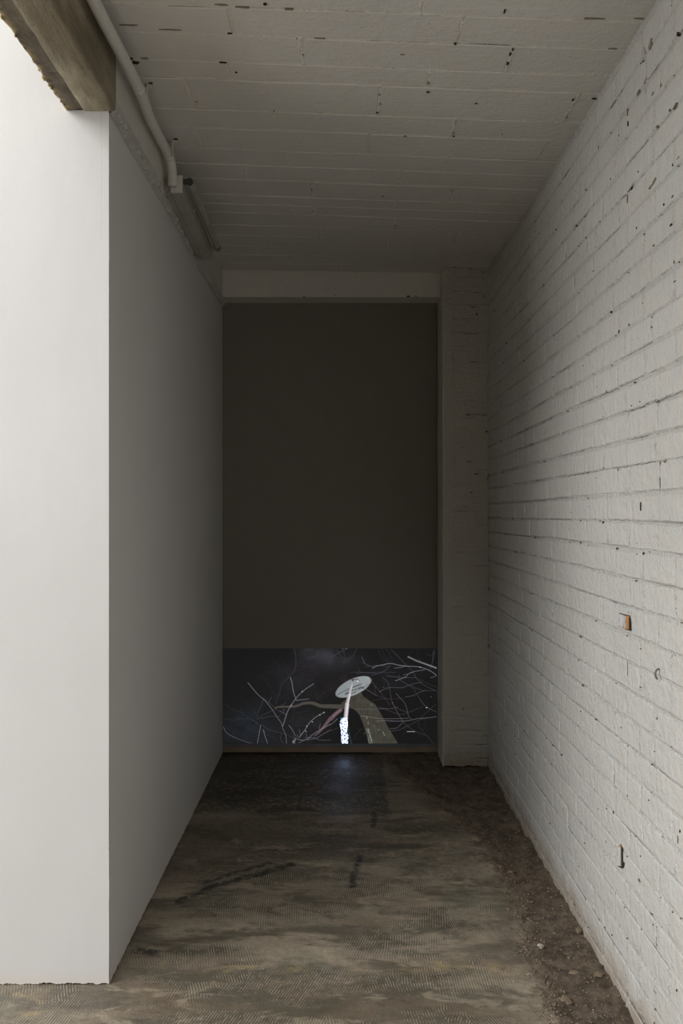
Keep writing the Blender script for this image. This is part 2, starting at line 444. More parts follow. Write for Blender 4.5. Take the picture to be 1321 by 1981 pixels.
# base skin of thick paint and mortar that the bricks stand out of
gy = np.arange(Y0W - 0.3, Y1W + 0.001, 0.0050); gz = np.arange(-0.02, 3.06, 0.0045)
GY, GZ = np.meshgrid(gy, gz, indexing='ij')
dep = 0.0008 + 0.0006 * fbm(GY * 30, GZ * 30, 4)    # recess (+) behind the nominal face
deepz = smooth(0.9, 1.5, GZ) * smooth(2.25, 1.8, GZ) # strongly raked bed joints at mid height
for k, z0, z1, row in courses:
    j0, j1 = np.searchsorted(gz, [z0 - 0.03, z1 + 0.03])
    gyk, gzk, dk = GY[:, j0:j1], GZ[:, j0:j1], dep[:, j0:j1]
    zb = z0 + zwob(k, gyk)
    hh = smooth(0.009, 0.002, np.abs(gzk - zb - 0.0015 * vnoise(gyk * 60, gzk * 0 + k, 7)))
    amt = 0.30 + 0.25 * smooth(1.2, 0.8, gzk) + 1.15 * fbm(gyk * 5, gzk * 0 + k * 3.3, 6, 5) + 0.55 * deepz[:, j0:j1] * smooth(-0.5, 0.1, fbm(gyk * 2.2, gzk * 0 + k * 1.3, 26, 3))
    dk += hh * np.clip(amt, -0.5, 1.3) * 0.0060
    inz_ = (gzk > zb) & (gzk < z1 + zwob(k + 1, gyk))
    for (a, b) in row:
        i0, i1 = np.searchsorted(gy, [a - 0.02, a + 0.02])
        if i1 - i0 < 2: continue
        gya, gza, inz = gyk[i0:i1], gzk[i0:i1], inz_[i0:i1]
        m = smooth(0.010, 0.002, np.abs(gya - a - 0.003 * vnoise(gza * 40, gya * 0 + a * 9, 3))) * inz
        q = rng.uniform(-1.15, 0.35)
        dk[i0:i1] += m * q * 0.0044 * (1 + 0.5 * vnoise(gza * 60, gya * 60, 8))
dep += 0.0035 * smooth(0.25, 0.7, fbm(GY * 22, GZ * 22, 14, 3)) + 0.0012 * fbm(GY * 90, GZ * 90, 15, 2)
wave = 0.004 * fbm(GY * 1.1, GZ * 1.1, 40, 3)
def wall_wave(y, z): return 0.004 * fbm(np.array(y) * 1.1, np.array(z) * 1.1, 40, 3)
dep -= 0.014 * smooth(0.10, 0.0, GZ) * (0.5 + 0.7 * fbm(GY * 9, GZ * 20, 16))
P = np.stack([XR + dep + wave, GY, GZ], -1)
skin = adopt(grid_obj('mortar', P, M_mortar), wall_right)
tag(skin, kind='stuff')
# pin holes and missed spots along the joints
parts = []
r4 = random.Random(44)
for i in range(420):
    k, z0, z1, row = r4.choice(courses)
    a, b = r4.choice(row)
    if r4.random() < 0.55: yv, zv = r4.uniform(a, b), z0 + r4.gauss(0, 0.003)
    else: yv, zv = a + r4.gauss(0, 0.003), r4.uniform(z0, z1)
    if yv < 1.95 or yv > 4.78 or zv > 2.97 or zv < 0.05: continue
    ru = abs(r4.gauss(0, 0.0016)) + 0.0008; rv = ru * r4.uniform(0.5, 1.8)
    if r4.random() < 0.4: ru *= 2.2; rv *= 0.6
    ja, jb = int(np.searchsorted(gy, yv)), int(np.searchsorted(gz, zv))
    ja = min(ja, len(gy) - 1); jb = min(jb, len(gz) - 1)
    xw = min(float(P[ja, jb, 0]), XR - 0.0014 + float(wall_wave(yv, zv))) - 0.0007
    n = 6; ph = r4.random() * 3
    V = [(xw, yv + ru * math.cos(ph + 2 * math.pi * q / n) * r4.uniform(.6, 1.1), zv + rv * math.sin(ph + 2 * math.pi * q / n) * r4.uniform(.6, 1.1)) for q in range(n)]
    V += [(xw + 0.006, v[1], v[2]) for v in V]
    parts.append((V, [tuple(range(n))] + [(q, (q + 1) % n, n + (q + 1) % n, n + q) for q in range(n)]))
PH = ([], [])
for v_, f_ in parts:
    b0 = len(PH[0]); PH[0].extend(v_); PH[1].extend([tuple(b0 + i for i in q) for q in f_])
adopt(obj('pin_holes', PH[0], PH[1], M_pin), wall_right)['kind'] = 'stuff'
core = adopt(box('wall_core', XR + 0.045, XR + 0.28, -5.0, 5.45, -0.05, 3.3, M_plaster), wall_right)
near = adopt(box('wall_plaster', XR + 0.004, XR + 0.05, -5.0, Y0W - 0.28, -0.01, 3.3, M_brick), wall_right)

def brick_mesh(name, seed, mat, L=0.21, H=0.078, nxs=5, nzs=2, inset=0.0042, depth=0.0040):
    """face in the local yz plane looking to -x, 48 triangles"""
    r = random.Random(seed)
    V = []; Fc = []
    idx = {}
    for i in range(nxs + 1):
        for j in range(nzs + 1):
            u = -L / 2 + inset + (L - 2 * inset) * i / nxs; w = -H / 2 + inset + (H - 2 * inset) * j / nzs
            e = (i in (0, nxs)) or (j in (0, nzs))
            idx[i, j] = len(V)
            V.append(((0.0004 if e else 0) + r.uniform(-0.0004, 0.0004), u + r.uniform(-0.002, 0.002), w + r.uniform(-0.0016, 0.0016)))
    for i in range(nxs):
        for j in range(nzs):
            Fc.append((idx[i, j], idx[i, j + 1], idx[i + 1, j + 1], idx[i + 1, j]))
    ring = [(i, 0) for i in range(nxs)] + [(nxs, j) for j in range(nzs)] + [(i, nzs) for i in range(nxs, 0, -1)] + [(0, j) for j in range(nzs, 0, -1)]
    base = len(V)
    for (i, j) in ring:
        u = -L / 2 + L * i / nxs; w = -H / 2 + H * j / nzs
        V.append((depth, u + r.uniform(-0.0015, 0.0015), w + r.uniform(-0.0015, 0.0015)))
    n = len(ring)
    for a in range(n):
        b = (a + 1) % n
        Fc.append((idx[ring[a]], idx[ring[b]], base + b, base + a))
    me = bpy.data.meshes.new(name); me.from_pydata(V, [], Fc); me.update(); me.materials.append(mat)
    return me, V, Fc
S_var = [brick_mesh('brick', 100 + i, M_brick) for i in range(10)]
H_var = [brick_mesh('brick', 200 + i, M_brick, L=0.105) for i in range(5)]
bricks = []
HOLE = (2.505, 1.203)       # y, z of the square hole with bare brick
SLOT = (2.545, 0.448)
for k, z0, z1, row in courses:
    for (a, b) in row:
        yc = (a + b) / 2; zc = (z0 + z1) / 2 + float(zwob(k, yc))
        if zc > 2.985: continue
        L = b - a - 0.009; H = z1 - z0 - 0.009
        var = rng.choice(H_var if L < 0.15 else S_var)
        Lb = 0.105 if L < 0.15 else 0.21
        x = XR - 0.0014 + rng.uniform(-0.0010, 0.0010) + float(wall_wave(yc, zc))
        if zc < 0.09: x -= 0.006
        rot = (rng.uniform(-0.006, 0.006), rng.uniform(-0.012, 0.012), rng.uniform(-0.005, 0.005))
        if abs(yc - HOLE[0]) < L / 2 + 0.03 and abs(zc - HOLE[1]) < 0.035: HB = (a, b, zc, H, x)
        vis = (1 / max(yc, 0.3) ** 3) if yc > 2.0 else 0.02
        bricks.append((vis, yc, zc, L, H, x, rot, var, Lb))
bricks.sort(key=lambda t: -t[0])
for (vis, yc, zc, L, H, x, rot, (me, V, Fc), Lb) in bricks[:300]:
    o = bpy.data.objects.new('brick', me); COL.objects.link(o)
    o.parent = wall_right; o.location = (x - XR, yc - 3.0, zc); o.rotation_euler = rot
    o.scale = (1, L / Lb, H / 0.078)
BV = []; BF = []
for (vis, yc, zc, L, H, x, rot, (me, V, Fc), Lb) in bricks[300:]:
    b0 = len(BV)
    for v in V: BV.append((x + v[0] + rot[1] * v[2], yc + v[1] * L / Lb, zc + v[2] * H / 0.078))
    for f in Fc: BF.append(tuple(b0 + i for i in f))
rest = adopt(obj('brick', BV, BF, M_brick), wall_right); tag(rest, kind='stuff')

# small dark gaps and chips in the painted surfaces
def chip(name, c, ax_u, ax_v, nrm, ru, rv, seed, mat, parent, n=11, depth=0.002):
    ru *= 0.72; rv *= 0.72
    r = random.Random(seed); V = []; c = Vector(c); ax_u = Vector(ax_u); ax_v = Vector(ax_v); nrm = Vector(nrm)
    for k in range(n):
        a = 2 * math.pi * k / n; q = r.uniform(0.45, 1.15)
        V.append(c + ax_u * math.cos(a) * ru * q + ax_v * math.sin(a) * rv * q + nrm * 0.0005)
    V.append(c - nrm * depth)
    V2 = [v - nrm * 0.012 for v in V[:n]]
    Fc = [(k, (k + 1) % n, n) for k in range(n)]
    m = len(V); V += V2
    Fc += [(k, (k + 1) % n, m + (k + 1) % n, m + k) for k in range(n)]
    o = obj(name, V, Fc, mat); adopt(o, parent) if parent else None
    return o
def wpt(px, py, x=None):                 # a pixel on the right wall
    y = F * (XR - 0.004) / (px - 660.5); return (XR, y, CAM_H - (py - 990.5) * y / F)
wall_marks = [  # px, py, half-size along wall (m), half height (m), tilt, material
    (1212, 239, .004, .012, 0, M_hole), (1211, 217, .003, .016, 0, M_dark_mortar), (1309, 66, .006, .010, .2, M_hole),
    (1243, 105, .020, .028, .4, M_grime), (1256, 85, .030, .016, .6, M_dark_mortar), (1242, 117, .006, .008, .2, M_hole),
    (1205, 2, .02, .004, .5, M_dark_mortar), (1245, 156, .016, .006, .3, M_grime), (1232, 178, .018, .005, .3, M_dark_mortar), (1260, 181, .010, .004, .3, M_dark_mortar),
    (1276, 166, .006, .006, .2, M_dark_mortar), (1303, 205, .022, .003, .2, M_dark_mortar), (1293, 213, .010, .004, .2, M_dark_mortar),
    (1268, 245, .008, .004, .1, M_dark_mortar), (1301, 317, .014, .004, .1, M_hole), (1310, 305, .012, .003, .1, M_dark_mortar),
    (1263, 351, .030, .006, .25, M_dark_mortar), (1256, 362, .014, .005, .2, M_dark_mortar), (1219, 365, .002, .006, 0, M_hole), (1232, 332, .003, .004, 0, M_hole), (1179, 346, .003, .004, 0, M_hole),
    (1211, 385, .002, .022, 0, M_dark_mortar), (1296, 435, .014, .003, .1, M_hole), (1282, 396, .003, .005, 0, M_hole), (1299, 380, .010, .003, .2, M_dark_mortar),
    (1229, 441, .005, .004, .3, M_hole), (1262, 475, .006, .003, .2, M_dark_mortar), (1180, 604, .003, .004, 0, M_hole), (1180, 603, .006, .003, .2, M_hole), (1215, 628, .006, .005, 0, M_dark_mortar),
    (1196, 641, .003, .010, 0, M_hole), (1190, 650, .003, .004, 0, M_dark_mortar), (1302, 507, .003, .006, 0, M_dark_mortar), (1303, 545, .008, .002, .2, M_dark_mortar),
    (1220, 785, .006, .002, 0, M_hole), (1236, 777, .006, .002, .1, M_dark_mortar), (1238, 980, .002, .018, 0, M_hole), (1166, 1011, .004, .006, 0, M_hole), (1160, 1008, .004, .003, 0, M_dark_mortar),
    (1284, 893, .008, .004, .1, M_dark_mortar), (1172, 757, .002, .010, 0, M_dark_mortar), (1243, 1071, .003, .006, 0, M_hole), (1231, 1072, .003, .004, 0, M_dark_mortar),
    (1183, 1225, .0, .0, 0, M_hole), (1211, 1230, .003, .002, 0, M_hole), (1264, 1302, .003, .003, 0, M_dark_mortar), (1269, 1390, .003, .006, 0, M_dark_mortar), (1123, 1376, .004, .004, 0, M_hole),
    (1200, 1407, .003, .004, 0, M_dark_mortar), (1053, 1479, .003, .006, 0, M_dark_mortar), (1253, 1548, .002, .002, 0, M_hole), (1089, 1566, .004, .003, 0, M_dark_mortar),
    (1313, 1608, .003, .006, 0, M_hole), (1309, 1625, .003, .018, 0, M_dark_mortar), (1172, 1628, .002, .007, 0, M_dark_mortar), (1238, 1656, .003, .004, 0, M_hole), (1234, 1702, .003, .006, 0, M_dark_mortar),
    (1262, 1789, .003, .004, 0, M_hole), (1211, 1914, .004, .008, 0, M_dark_mortar), (1308, 1916, .003, .005, 0, M_hole), (1182, 1809, .003, .004, 0, M_hole), (1110, 1749, .002, .012, 0, M_dark_mortar)]
for i, (px, py, ru, rv, tl, mt) in enumerate(wall_marks):
    if ru == 0: continue
    c = wpt(px, py)
    c = (XR - 0.0035 + float(wall_wave(c[1], c[2])), c[1], c[2])
    chip('paint_chip', c, (0, math.cos(tl), -math.sin(tl)), (0, math.sin(tl), math.cos(tl)), (-1, 0, 0), ru, rv, 400 + i, mt, wall_right)

# square hole with a patch of bare brick
hole = empty('brick_hole', (XR, HOLE[0], HOLE[1]))
tag(hole, 'small rectangular hole in the white brick wall, grey filler and bare orange brick inside', 'wall hole')
M_orange = simple('bare orange brick', (0.42, 0.22, 0.10), 0.9, 0.1, bump=0.003, bscale=150)
M_grey = simple('grey filler', (0.46, 0.47, 0.47), 0.7, 0.2, bump=0.001)
xf = XR - 0.006
def quadbox(name, y0, y1, z0, z1, x0, x1, mat, shear=0.0, parent=None):
    v, f = box_data(x0, x1, y0, y1, z0, z1)
    return adopt(obj(name, v, f, mat), parent)
hy, hz = HOLE
def wyz(px, py):
    c = wpt(px, py); return c[1], c[2]
def wpoly(name, pix, xo, mat, parent, th=0.003):
    V = []
    for px, py in pix:
        y, z = wyz(px, py); V.append((xo, y, z))
    n = len(V); V += [(xo + th, y, z) for _, y, z in V]
    Fc = [tuple(range(n)), tuple(range(2 * n - 1, n - 1, -1))] + [(k, (k + 1) % n, n + (k + 1) % n, n + k) for k in range(n)]
    return adopt(obj(name, V, Fc, mat), parent)
wpoly('dark_gap', [(1198, 1186), (1217, 1191), (1219, 1206), (1219, 1220), (1213, 1219), (1197, 1211)], XR - 0.0050, M_hole, hole)
wpoly('bare_brick', [(1207, 1190), (1217.4, 1192), (1217.2, 1218), (1207, 1216)], XR - 0.0062, M_orange, hole, 0.004)
wpoly('grey_filler', [(1198, 1187), (1208, 1190), (1207, 1202), (1206.5, 1214.5), (1198, 1210), (1199.5, 1202), (1199.5, 1194)], XR - 0.0074, M_grey, hole, 0.005)
wpoly('paint_flake', [(1208, 1191), (1212.5, 1193), (1211, 1204), (1212.5, 1216), (1209, 1215), (1207, 1204)], XR - 0.0076, M_mortar, hole, 0.004)

# slot with a white metal strip in it
slot = empty('metal_strip', (XR, SLOT[0], SLOT[1]))
tag(slot, 'short upright white metal strip set in a dark slot low in the brick wall', 'metal strip')
M_strip = simple('white painted steel strip', (0.60, 0.59, 0.55), 0.5, 0.4)
wpoly('slot', [(1195, 1639), (1203, 1638), (1204, 1666), (1207, 1670), (1206, 1677), (1203, 1680), (1196, 1676), (1194.4, 1654)], XR - 0.0052, M_hole, slot)
wpoly('strip', [(1197, 1639.5), (1202, 1638.5), (1202.3, 1676), (1197.4, 1674)], XR - 0.0085, M_strip, slot, 0.005)
wpoly('paint_edge', [(1195.2, 1655), (1197.2, 1655), (1197.4, 1674.5), (1195.4, 1674)], XR - 0.0072, M_grey, slot, 0.003)
wpoly('rust_spot', [(1195, 1638), (1197.5, 1638.5), (1199, 1634), (1201.4, 1633), (1201.5, 1638), (1200, 1640), (1196, 1641)], XR - 0.0060, M_orange, slot, 0.002)

# small iron hook
hp = wpt(1273, 1304)
hk = empty('wall_hook', (XR, hp[1], hp[2]))
tag(hk, 'small curved grey hook sticking out of the right brick wall, below the small hole', 'hook')
hk['category'] = 'hook'
pts = spline([(XR + 0.002, hp[1], hp[2] + 0.014), (XR - 0.008, hp[1] - 0.002, hp[2] + 0.013), (XR - 0.014, hp[1] - 0.004, hp[2] + 0.003),
              (XR - 0.012, hp[1] - 0.004, hp[2] - 0.008), (XR - 0.006, hp[1] - 0.002, hp[2] - 0.014)], 6)
V, Fc = tube_data(pts, [0.0028] * (len(pts) - 3) + [0.0024, 0.002, 0.0015], 8)
M_iron = simple('grey iron', (0.20, 0.19, 0.175), 0.6, 0.4, 0.4)
adopt(obj('hook', V, Fc, M_iron, smooth_shade=True), hk)

# ================================================================== CEILING
ceiling = empty('ceiling', (0, 3.0, 3.05)); tag(ceiling, kind='structure')
XC0, XC1 = -0.93, 0.905
JT = [2.351, 2.491, 2.641, 2.75, 2.958, 3.103, 3.283, 3.426, 3.577, 3.755, 3.863, 3.978, 4.153, 4.318, 4.489, 4.645, 4.80, 4.95]
pre = []
y = JT[0]
while y > 1.55: y -= 0.152; pre.append(y)
yj = pre[::-1] + JT
def joint_y(i, x): return yj[i] + 0.004 * vnoise(np.asarray(x) * 2.0, i * 3.3 + 0 * np.asarray(x), 90)
# end joints of the tile rows, read off the photograph (pixel columns), by first joint of the row
endpx = {2.351: (447, 890), 2.491: (584, 986), 2.641: (440, 829), 2.75: (734, 1105), 2.958: (532, 877), 3.103: (713, 1051), 3.283: (556, 863),
         3.426: (475, 771), 3.577: (604, 877), 3.755: (488, 761), 3.863: (607, 860), 3.978: (505, 764), 4.153: (620, 880), 4.318: (520, 750), 4.489: (640, 850), 4.645: (560, 790), 4.80: (660,)}
gx = np.arange(XC0, XC1 + 0.001, 0.0060); gy = np.arange(yj[0] - 0.1, 5.0, 0.0060)
GX, GY = np.meshgrid(gx, gy, indexing='ij')
proud = -0.0035 + 0.0006 * fbm(GX * 30, GY * 30, 44)        # + is downward, towards the room
rows = []
for i in range(len(yj) - 1):
    ym = (yj[i] + yj[i + 1]) / 2
    key = min(endpx, key=lambda k: abs(k - yj[i]))
    if abs(key - yj[i]) < 0.01:
        xe_ = [(p - 660.5) * ym / F for p in endpx[key]]
        if i == len(pre) + 0: pass
        # carry on with full tiles to both sides
        xs_ = sorted(xe_)
        while xs_[0] > XC0: xs_.insert(0, xs_[0] - 0.68)
        while xs_[-1] < XC1: xs_.append(xs_[-1] + 0.68)
    else:
        s = (i % 2) * 0.34 + rng.uniform(-0.05, 0.05)
        xs_ = [XC0 - 0.5 + s + 0.68 * q for q in range(5)]
    xs_ = [min(max(v, XC0), XC1) for v in xs_]
    rows.append((i, xs_))
for i in range(len(yj)):
    j0, j1 = np.searchsorted(gy, [yj[i] - 0.03, yj[i] + 0.03])
    gxk, gyk = GX[:, j0:j1], GY[:, j0:j1]
    d = np.abs(gyk - joint_y(i, gxk))
    bead = 0.35 + 1.3 * fbm(gxk * 4, gyk * 0 + i * 7.7, 50, 5)
    wdt = 0.0055 + 0.004 * vnoise(gxk * 12, gyk * 0 + i * 2.1, 56)
    proud[:, j0:j1] += smooth(wdt + 0.003, wdt * 0.3, d) * np.clip(bead, -0.9, 1.3) * 0.0058
for i, xs_ in rows:
    iny = (GY > yj[i]) & (GY < yj[i + 1])
    for xv in xs_:
        w = xv + 0.006 * vnoise(GY * 30, GX * 0 + xv * 5, 58)
        proud += smooth(0.012, 0.003, np.abs(GX - w)) * iny * rng.uniform(0.1, 1.0) * 0.0052
proud += 0.0022 * np.clip(fbm(GX * 40, GY * 40, 61, 3), 0, 1)
P = np.stack([GX, GY, ceil_h(GX, GY) - proud], -1)
adopt(grid_obj('joint_mortar', P, M_tmort, flip=True), ceiling)['kind'] = 'stuff'
def tile_mesh(seed, L=0.66, Wd=0.14):
    me, V, Fc = brick_mesh('ceiling_tile', seed, M_tile, L=L, H=Wd, nxs=6, nzs=1, inset=0.003, depth=0.005)
    for v in me.vertices:                       # lay the face down: local -x becomes -z
        x, y, z = v.co; v.co = (y, z, x * 0.6 if x > 0.002 else x * 0.25)
    me.flip_normals(); me.update()
    return me
T_var = [tile_mesh(300 + i) for i in range(8)]
tilt = math.atan(0.036)
for i, xs_ in rows:
    for a, b in zip(xs_[:-1], xs_[1:]):
        if b - a < 0.03: continue
        xc = (a + b) / 2; yc = float((joint_y(i, xc) + joint_y(i + 1, xc)) / 2)
        o = bpy.data.objects.new('ceiling_tile', rng.choice(T_var)); COL.objects.link(o); o.parent = ceiling
        zz = float(ceil_h(xc, yc)) + rng.uniform(-0.0012, 0.0012) - 0.0002
        o.location = (xc, yc - 3.0, zz - 3.05)
        sl = float(ceil_h(b, yc) - ceil_h(a, yc)) / (b - a)
        o.rotation_euler = (rng.uniform(-0.006, 0.006), -math.atan(sl), 0)
        o.scale = ((b - a - 0.009) / 0.66, (yj[i + 1] - yj[i] - 0.009) / 0.14, 1)
v, f = box_data(-0.93, 1.17, -0.6, 5.4, 3.10, 3.28)
adopt(obj('slab', v, f, M_dark_mortar), ceiling)
v, f = box_data(-0.93, 0.93, -0.6, yj[0] - 0.09, 3.035, 3.10)
adopt(obj('near_ceiling', v, f, M_tile), ceiling)
def cpt(px, py):
    x = 0.0
    for _ in range(12):
        h = float(ceil_h(x, 3)) - CAM_H; y = F * h / (990.5 - py); x = (px - 660.5) * y / F
    return (x, y, float(ceil_h(x, y)) - 0.0035)
cmarks = [(987, 103, .006, .014, M_hole), (982, 122, .004, .018, M_hole), (992, 95, .003, .010, M_hole), (828, 177, .012, .008, M_hole), (828, 160, .003, .016, M_dark_mortar),
          (513, 7, .008, .008, M_hole), (444, 63, .012, .004, M_hole), (430, 8, .03, .004, M_dark_mortar), (470, 13, .03, .003, M_dark_mortar), (560, 17, .02, .003, M_dark_mortar),
          (976, 20, .004, .02, M_hole), (575, 73, .006, .003, M_hole), (620, 73, .03, .002, M_dark_mortar), (881, 84, .006, .005, M_hole), (779, 104, .010, .003, M_dark_mortar),
          (432, 120, .02, .003, M_hole), (457, 139, .006, .003, M_hole), (586, 105, .004, .012, M_dark_mortar), (730, 217, .006, .004, M_hole), (734, 182, .006, .003, M_dark_mortar), (735, 200, .002, .012, M_dark_mortar),
          (878, 257, .003, .012, M_orange), (878, 263, .005, .005, M_hole), (783, 263, .012, .003, M_dark_mortar), (971, 259, .002, .006, M_dark_mortar), (921, 199, .007, .004, M_hole),
          (530, 214, .003, .004, M_hole), (1108, 192, .006, .008, M_hole), (1150, 190, .014, .004, M_hole), (1096, 226, .006, .006, M_dark_mortar), (1235, 34, .03, .004, M_dark_mortar), (1148, 34, .05, .004, M_dark_mortar), (1185, 93, .02, .004, M_dark_mortar),
          (762, 441, .004, .010, M_dark_mortar), (603, 367, .003, .012, M_dark_mortar), (740, 379, .010, .003, M_dark_mortar), (606, 408, .003, .008, M_dark_mortar), (765, 437, .006, .006, M_dark_mortar),
          (262, 120, .018, .014, M_hole), (252, 113, .014, .006, M_hole), (280, 112, .02, .006, M_dark_mortar), (875, 368, .008, .012, M_grime), (250, 47, .04, .004, M_dark_mortar), (330, 56, .05, .003, M_dark_mortar), (380, 196, .006, .010, M_orange)]
for i, (px, py, ru, rv, mt) in enumerate(cmarks):
    chip('paint_chip', cpt(px, py), (1, 0, -0.036), (0, 1, 0), (0, 0, -1), ru, rv, 700 + i, mt, ceiling)

# ================================================================== LEFT PARTITION
wall_left = empty('wall_left', (XL, YF, 0)); tag(wall_left, kind='structure')
HB_ = CAM_H + 1.314        # underside of the beam
def ragz(x, s): return 0.0035 + 0.0028 * vnoise(np.asarray(x) * 45, np.asarray(x) * 0 + s, 19) + 0.002 * vnoise(np.asarray(x) * 190, np.asarray(x) * 0 + s, 20)
# front face, a fine grid so that the foot of the board is ragged
xs = np.concatenate([np.linspace(-6.5, -2.0, 12)[:-1], np.arange(-2.0, XL - 0.0015, 0.005), [XL]])
def front_panel(x0_, x1_, ztop, name):
    xx = xs[(xs >= x0_ - 1e-6) & (xs <= x1_ + 1e-6)]
    zz = np.concatenate([[0], np.linspace(0.012, ztop, 60)])
    A, B = np.meshgrid(xx, zz, indexing='ij')
    B = np.where(B == 0, ragz(A, 1.0), B)
    return adopt(grid_obj(name, np.stack([A + np.where(np.abs(A - XL) < 1e-6, 0.0012 * fbm(B * 30, A * 0, 33, 3), 0), A * 0 + YF, B], -1), M_plaster), wall_left)
front_panel(-6.5, -0.9000, 4.9, 'front_face')
front_panel(-0.9000, XL, HB_ + 0.004, 'front_face')
adopt(box('upper_core', -6.5, -0.904, YF + 0.004, YF + 0.3, HB_ - 0.1, 4.9, M_plaster), wall_left)
yy = np.arange(YF, 5.2, 0.006); zz = np.concatenate([[0], np.linspace(0.012, HB_ + 0.02, 120)])
A, B = np.meshgrid(yy, zz, indexing='ij')
bot = B == 0
B = np.where(bot, ragz(A, 2.0), B)
adopt(grid_obj('side_face', np.stack([XL + np.where(A < YF + 0.001, 0.0012 * fbm(B * 30, A * 0, 33, 3), 0) + 0.0015 * fbm(A * 2, B * 1.5, 81), A, B], -1), M_plaster, flip=False), wall_left)
adopt(box('partition_core', -6.5, XL - 0.006, YF + 0.006, 5.4, 0.0065, HB_ - 0.002, M_hole), wall_left)
adopt(box('corner_seam', -0.7868, -0.7862, YF - 0.0006, YF + 0.004, HB_ - 0.42, HB_, M_grime), wall_left)
adopt(box('corner_strip', -0.7862, XL - 0.0004, YF - 0.0008, YF + 0.003, 0.45, HB_, M_plaster), wall_left)
# wall standing on the beam, above the corridor ceiling
adopt(box('upstand', -0.895, -0.78, -0.6, YF + 0.002, CAM_H + 1.47, 4.9, M_plaster), wall_left)

# ================================================================== BEAMS
beam = empty('concrete_beam', (-0.82, YF, HB_)); tag(beam, 'bare brown concrete beam with board marks running out from above the left wall', 'beam')
yy = np.arange(-0.6, YF + 0.0005, 0.0075)
prof = [(-0.739, CAM_H + 1.482), (-0.739, CAM_H + 1.40), (-0.739, HB_ + 0.012), (-0.740, HB_ + 0.005), (-0.744, HB_ + 0.001), (-0.752, HB_), (-0.78, HB_), (-0.80, HB_), (-0.82, HB_), (-0.8445, HB_), (-0.8475, HB_ + 0.004)]
Pp = np.zeros((len(yy), len(prof), 3))
for j, (x, z) in enumerate(prof):
    n = 0.0022 * fbm(yy * 7, 0 * yy + j * 0.9, 120, 4)
    a = 0.018 * (YF - yy) / 0.57 if False else 0
    Pp[:, j] = np.stack([x + n + (0.003 * fbm(yy * 14, 0 * yy + 2, 124) if j >= 9 else 0), yy, z + 0.0018 * fbm(yy * 9, 0 * yy + j, 121, 4)], -1)
# the side face flares out a little where the shutter boards bulged
adopt(grid_obj('soffit', Pp, M_conc, flip=False), beam)
xb = np.array([-0.8465, -0.8465, -0.852, -0.866, -0.880, -0.892, -0.899, -0.901, -0.901])
zb = np.array([0.0035, 0.006, 0.007, 0.006, 0.005, 0.003, 0.002, 0.012, 0.19]) + HB_
Pb = np.zeros((len(yy), len(xb), 3)); 
for j in range(len(xb)):
    rag = 0.007 * np.clip(fbm(yy * 11, yy * 0 + 4, 131, 5), -1, 1) + 0.004 * np.floor(2.5 * fbm(yy * 6, yy * 0 + 1, 133, 2)) / 2.5
    k = smooth(3, 6, j)
    Pb[:, j] = np.stack([xb[j] + rag * k, yy, zb[j] + 0.003 * fbm(yy * 18, yy * 0 + j * 1.3, 135, 4) * (1 if j < 8 else 0)], -1)
band = adopt(grid_obj('soffit_edge', Pb, M_band, flip=False), beam)
ea = band.data.attributes.new('edge', 'FLOAT', 'POINT')
ea.data.foreach_set('value', np.tile(np.array([0, 0, 0, 0, 0, .55, 1, 1, 0], np.float32), len(yy)))
# end plate closing the beam body and its top
adopt(box('beam_core', -0.893, -0.744, -0.58, YF - 0.001, HB_ + 0.012, CAM_H + 1.476, M_conc), beam)
# squeezed out mortar lumps on the ragged edge
r2 = random.Random(5)
def blob(c, r, seed, n=7, m=5, sq=(1, 1, 1)):
    rr = random.Random(seed); V = []; Fc = []
    for j in range(1, m):
        for k in range(n):
            a = 2 * math.pi * k / n; b = math.pi * j / m; q = r * rr.uniform(0.7, 1.15)
            V.append((c[0] + q * sq[0] * math.sin(b) * math.cos(a), c[1] + q * sq[1] * math.sin(b) * math.sin(a), c[2] + q * sq[2] * math.cos(b)))
    t = len(V); V.append((c[0], c[1], c[2] + r * sq[2])); V.append((c[0], c[1], c[2] - r * sq[2]))
    for j in range(m - 2):
        for k in range(n):
            a = j * n + k; b = j * n + (k + 1) % n
            Fc.append((a, a + n, b + n, b))
    for k in range(n):
        Fc.append((t, k, (k + 1) % n)); Fc.append((t + 1, (m - 2) * n + (k + 1) % n, (m - 2) * n + k))
    return V, Fc
def merge(parts):
    V = []; Fc = []
    for v, f in parts:
        b = len(V); V += list(v); Fc += [tuple(b + i for i in q) for q in f]
    return V, Fc
M_foam = simple('ochre mortar crumbs', (0.36, 0.28, 0.15), 0.95, 0.1, bump=0.003)
V, Fc = merge([blob((-0.899 + r2.uniform(-.004, .003), yv, HB_ + r2.uniform(0.000, 0.010)), r2.uniform(.004, .009), 900 + i, sq=(0.8, 1.6, 0.8))
               for i, yv in enumerate([2.33, 2.335, 2.42, 2.44, 2.455, 2.47, 2.52, 2.53, 2.55, 2.575, 2.59, 2.60, 2.38, 2.495, 2.2, 2.12])])
adopt(obj('mortar_crumbs', V, Fc, M_foam, smooth_shade=True), beam)['kind'] = 'stuff'

pbeam = empty('painted_beam', (-0.82, 3.8, HB_)); tag(pbeam, 'white painted concrete beam along the top of the left corridor wall, behind the conduit', 'beam')
yy = np.arange(YF - 0.0005, 4.97, 0.008)
zz = np.linspace(HB_ + 0.020, CAM_H + 1.512, 24)
A, B = np.meshgrid(yy, zz, indexing='ij')
adopt(grid_obj('beam_face', np.stack([-0.7405 + 0.0016 * fbm(A * 6, B * 8, 141, 4) - 0.0, A, B], -1), M_beamw), pbeam)
adopt(box('beam_core', -0.90, -0.746, YF + 0.003, 5.3, HB_ + 0.012, CAM_H + 1.508, M_beamw), pbeam)
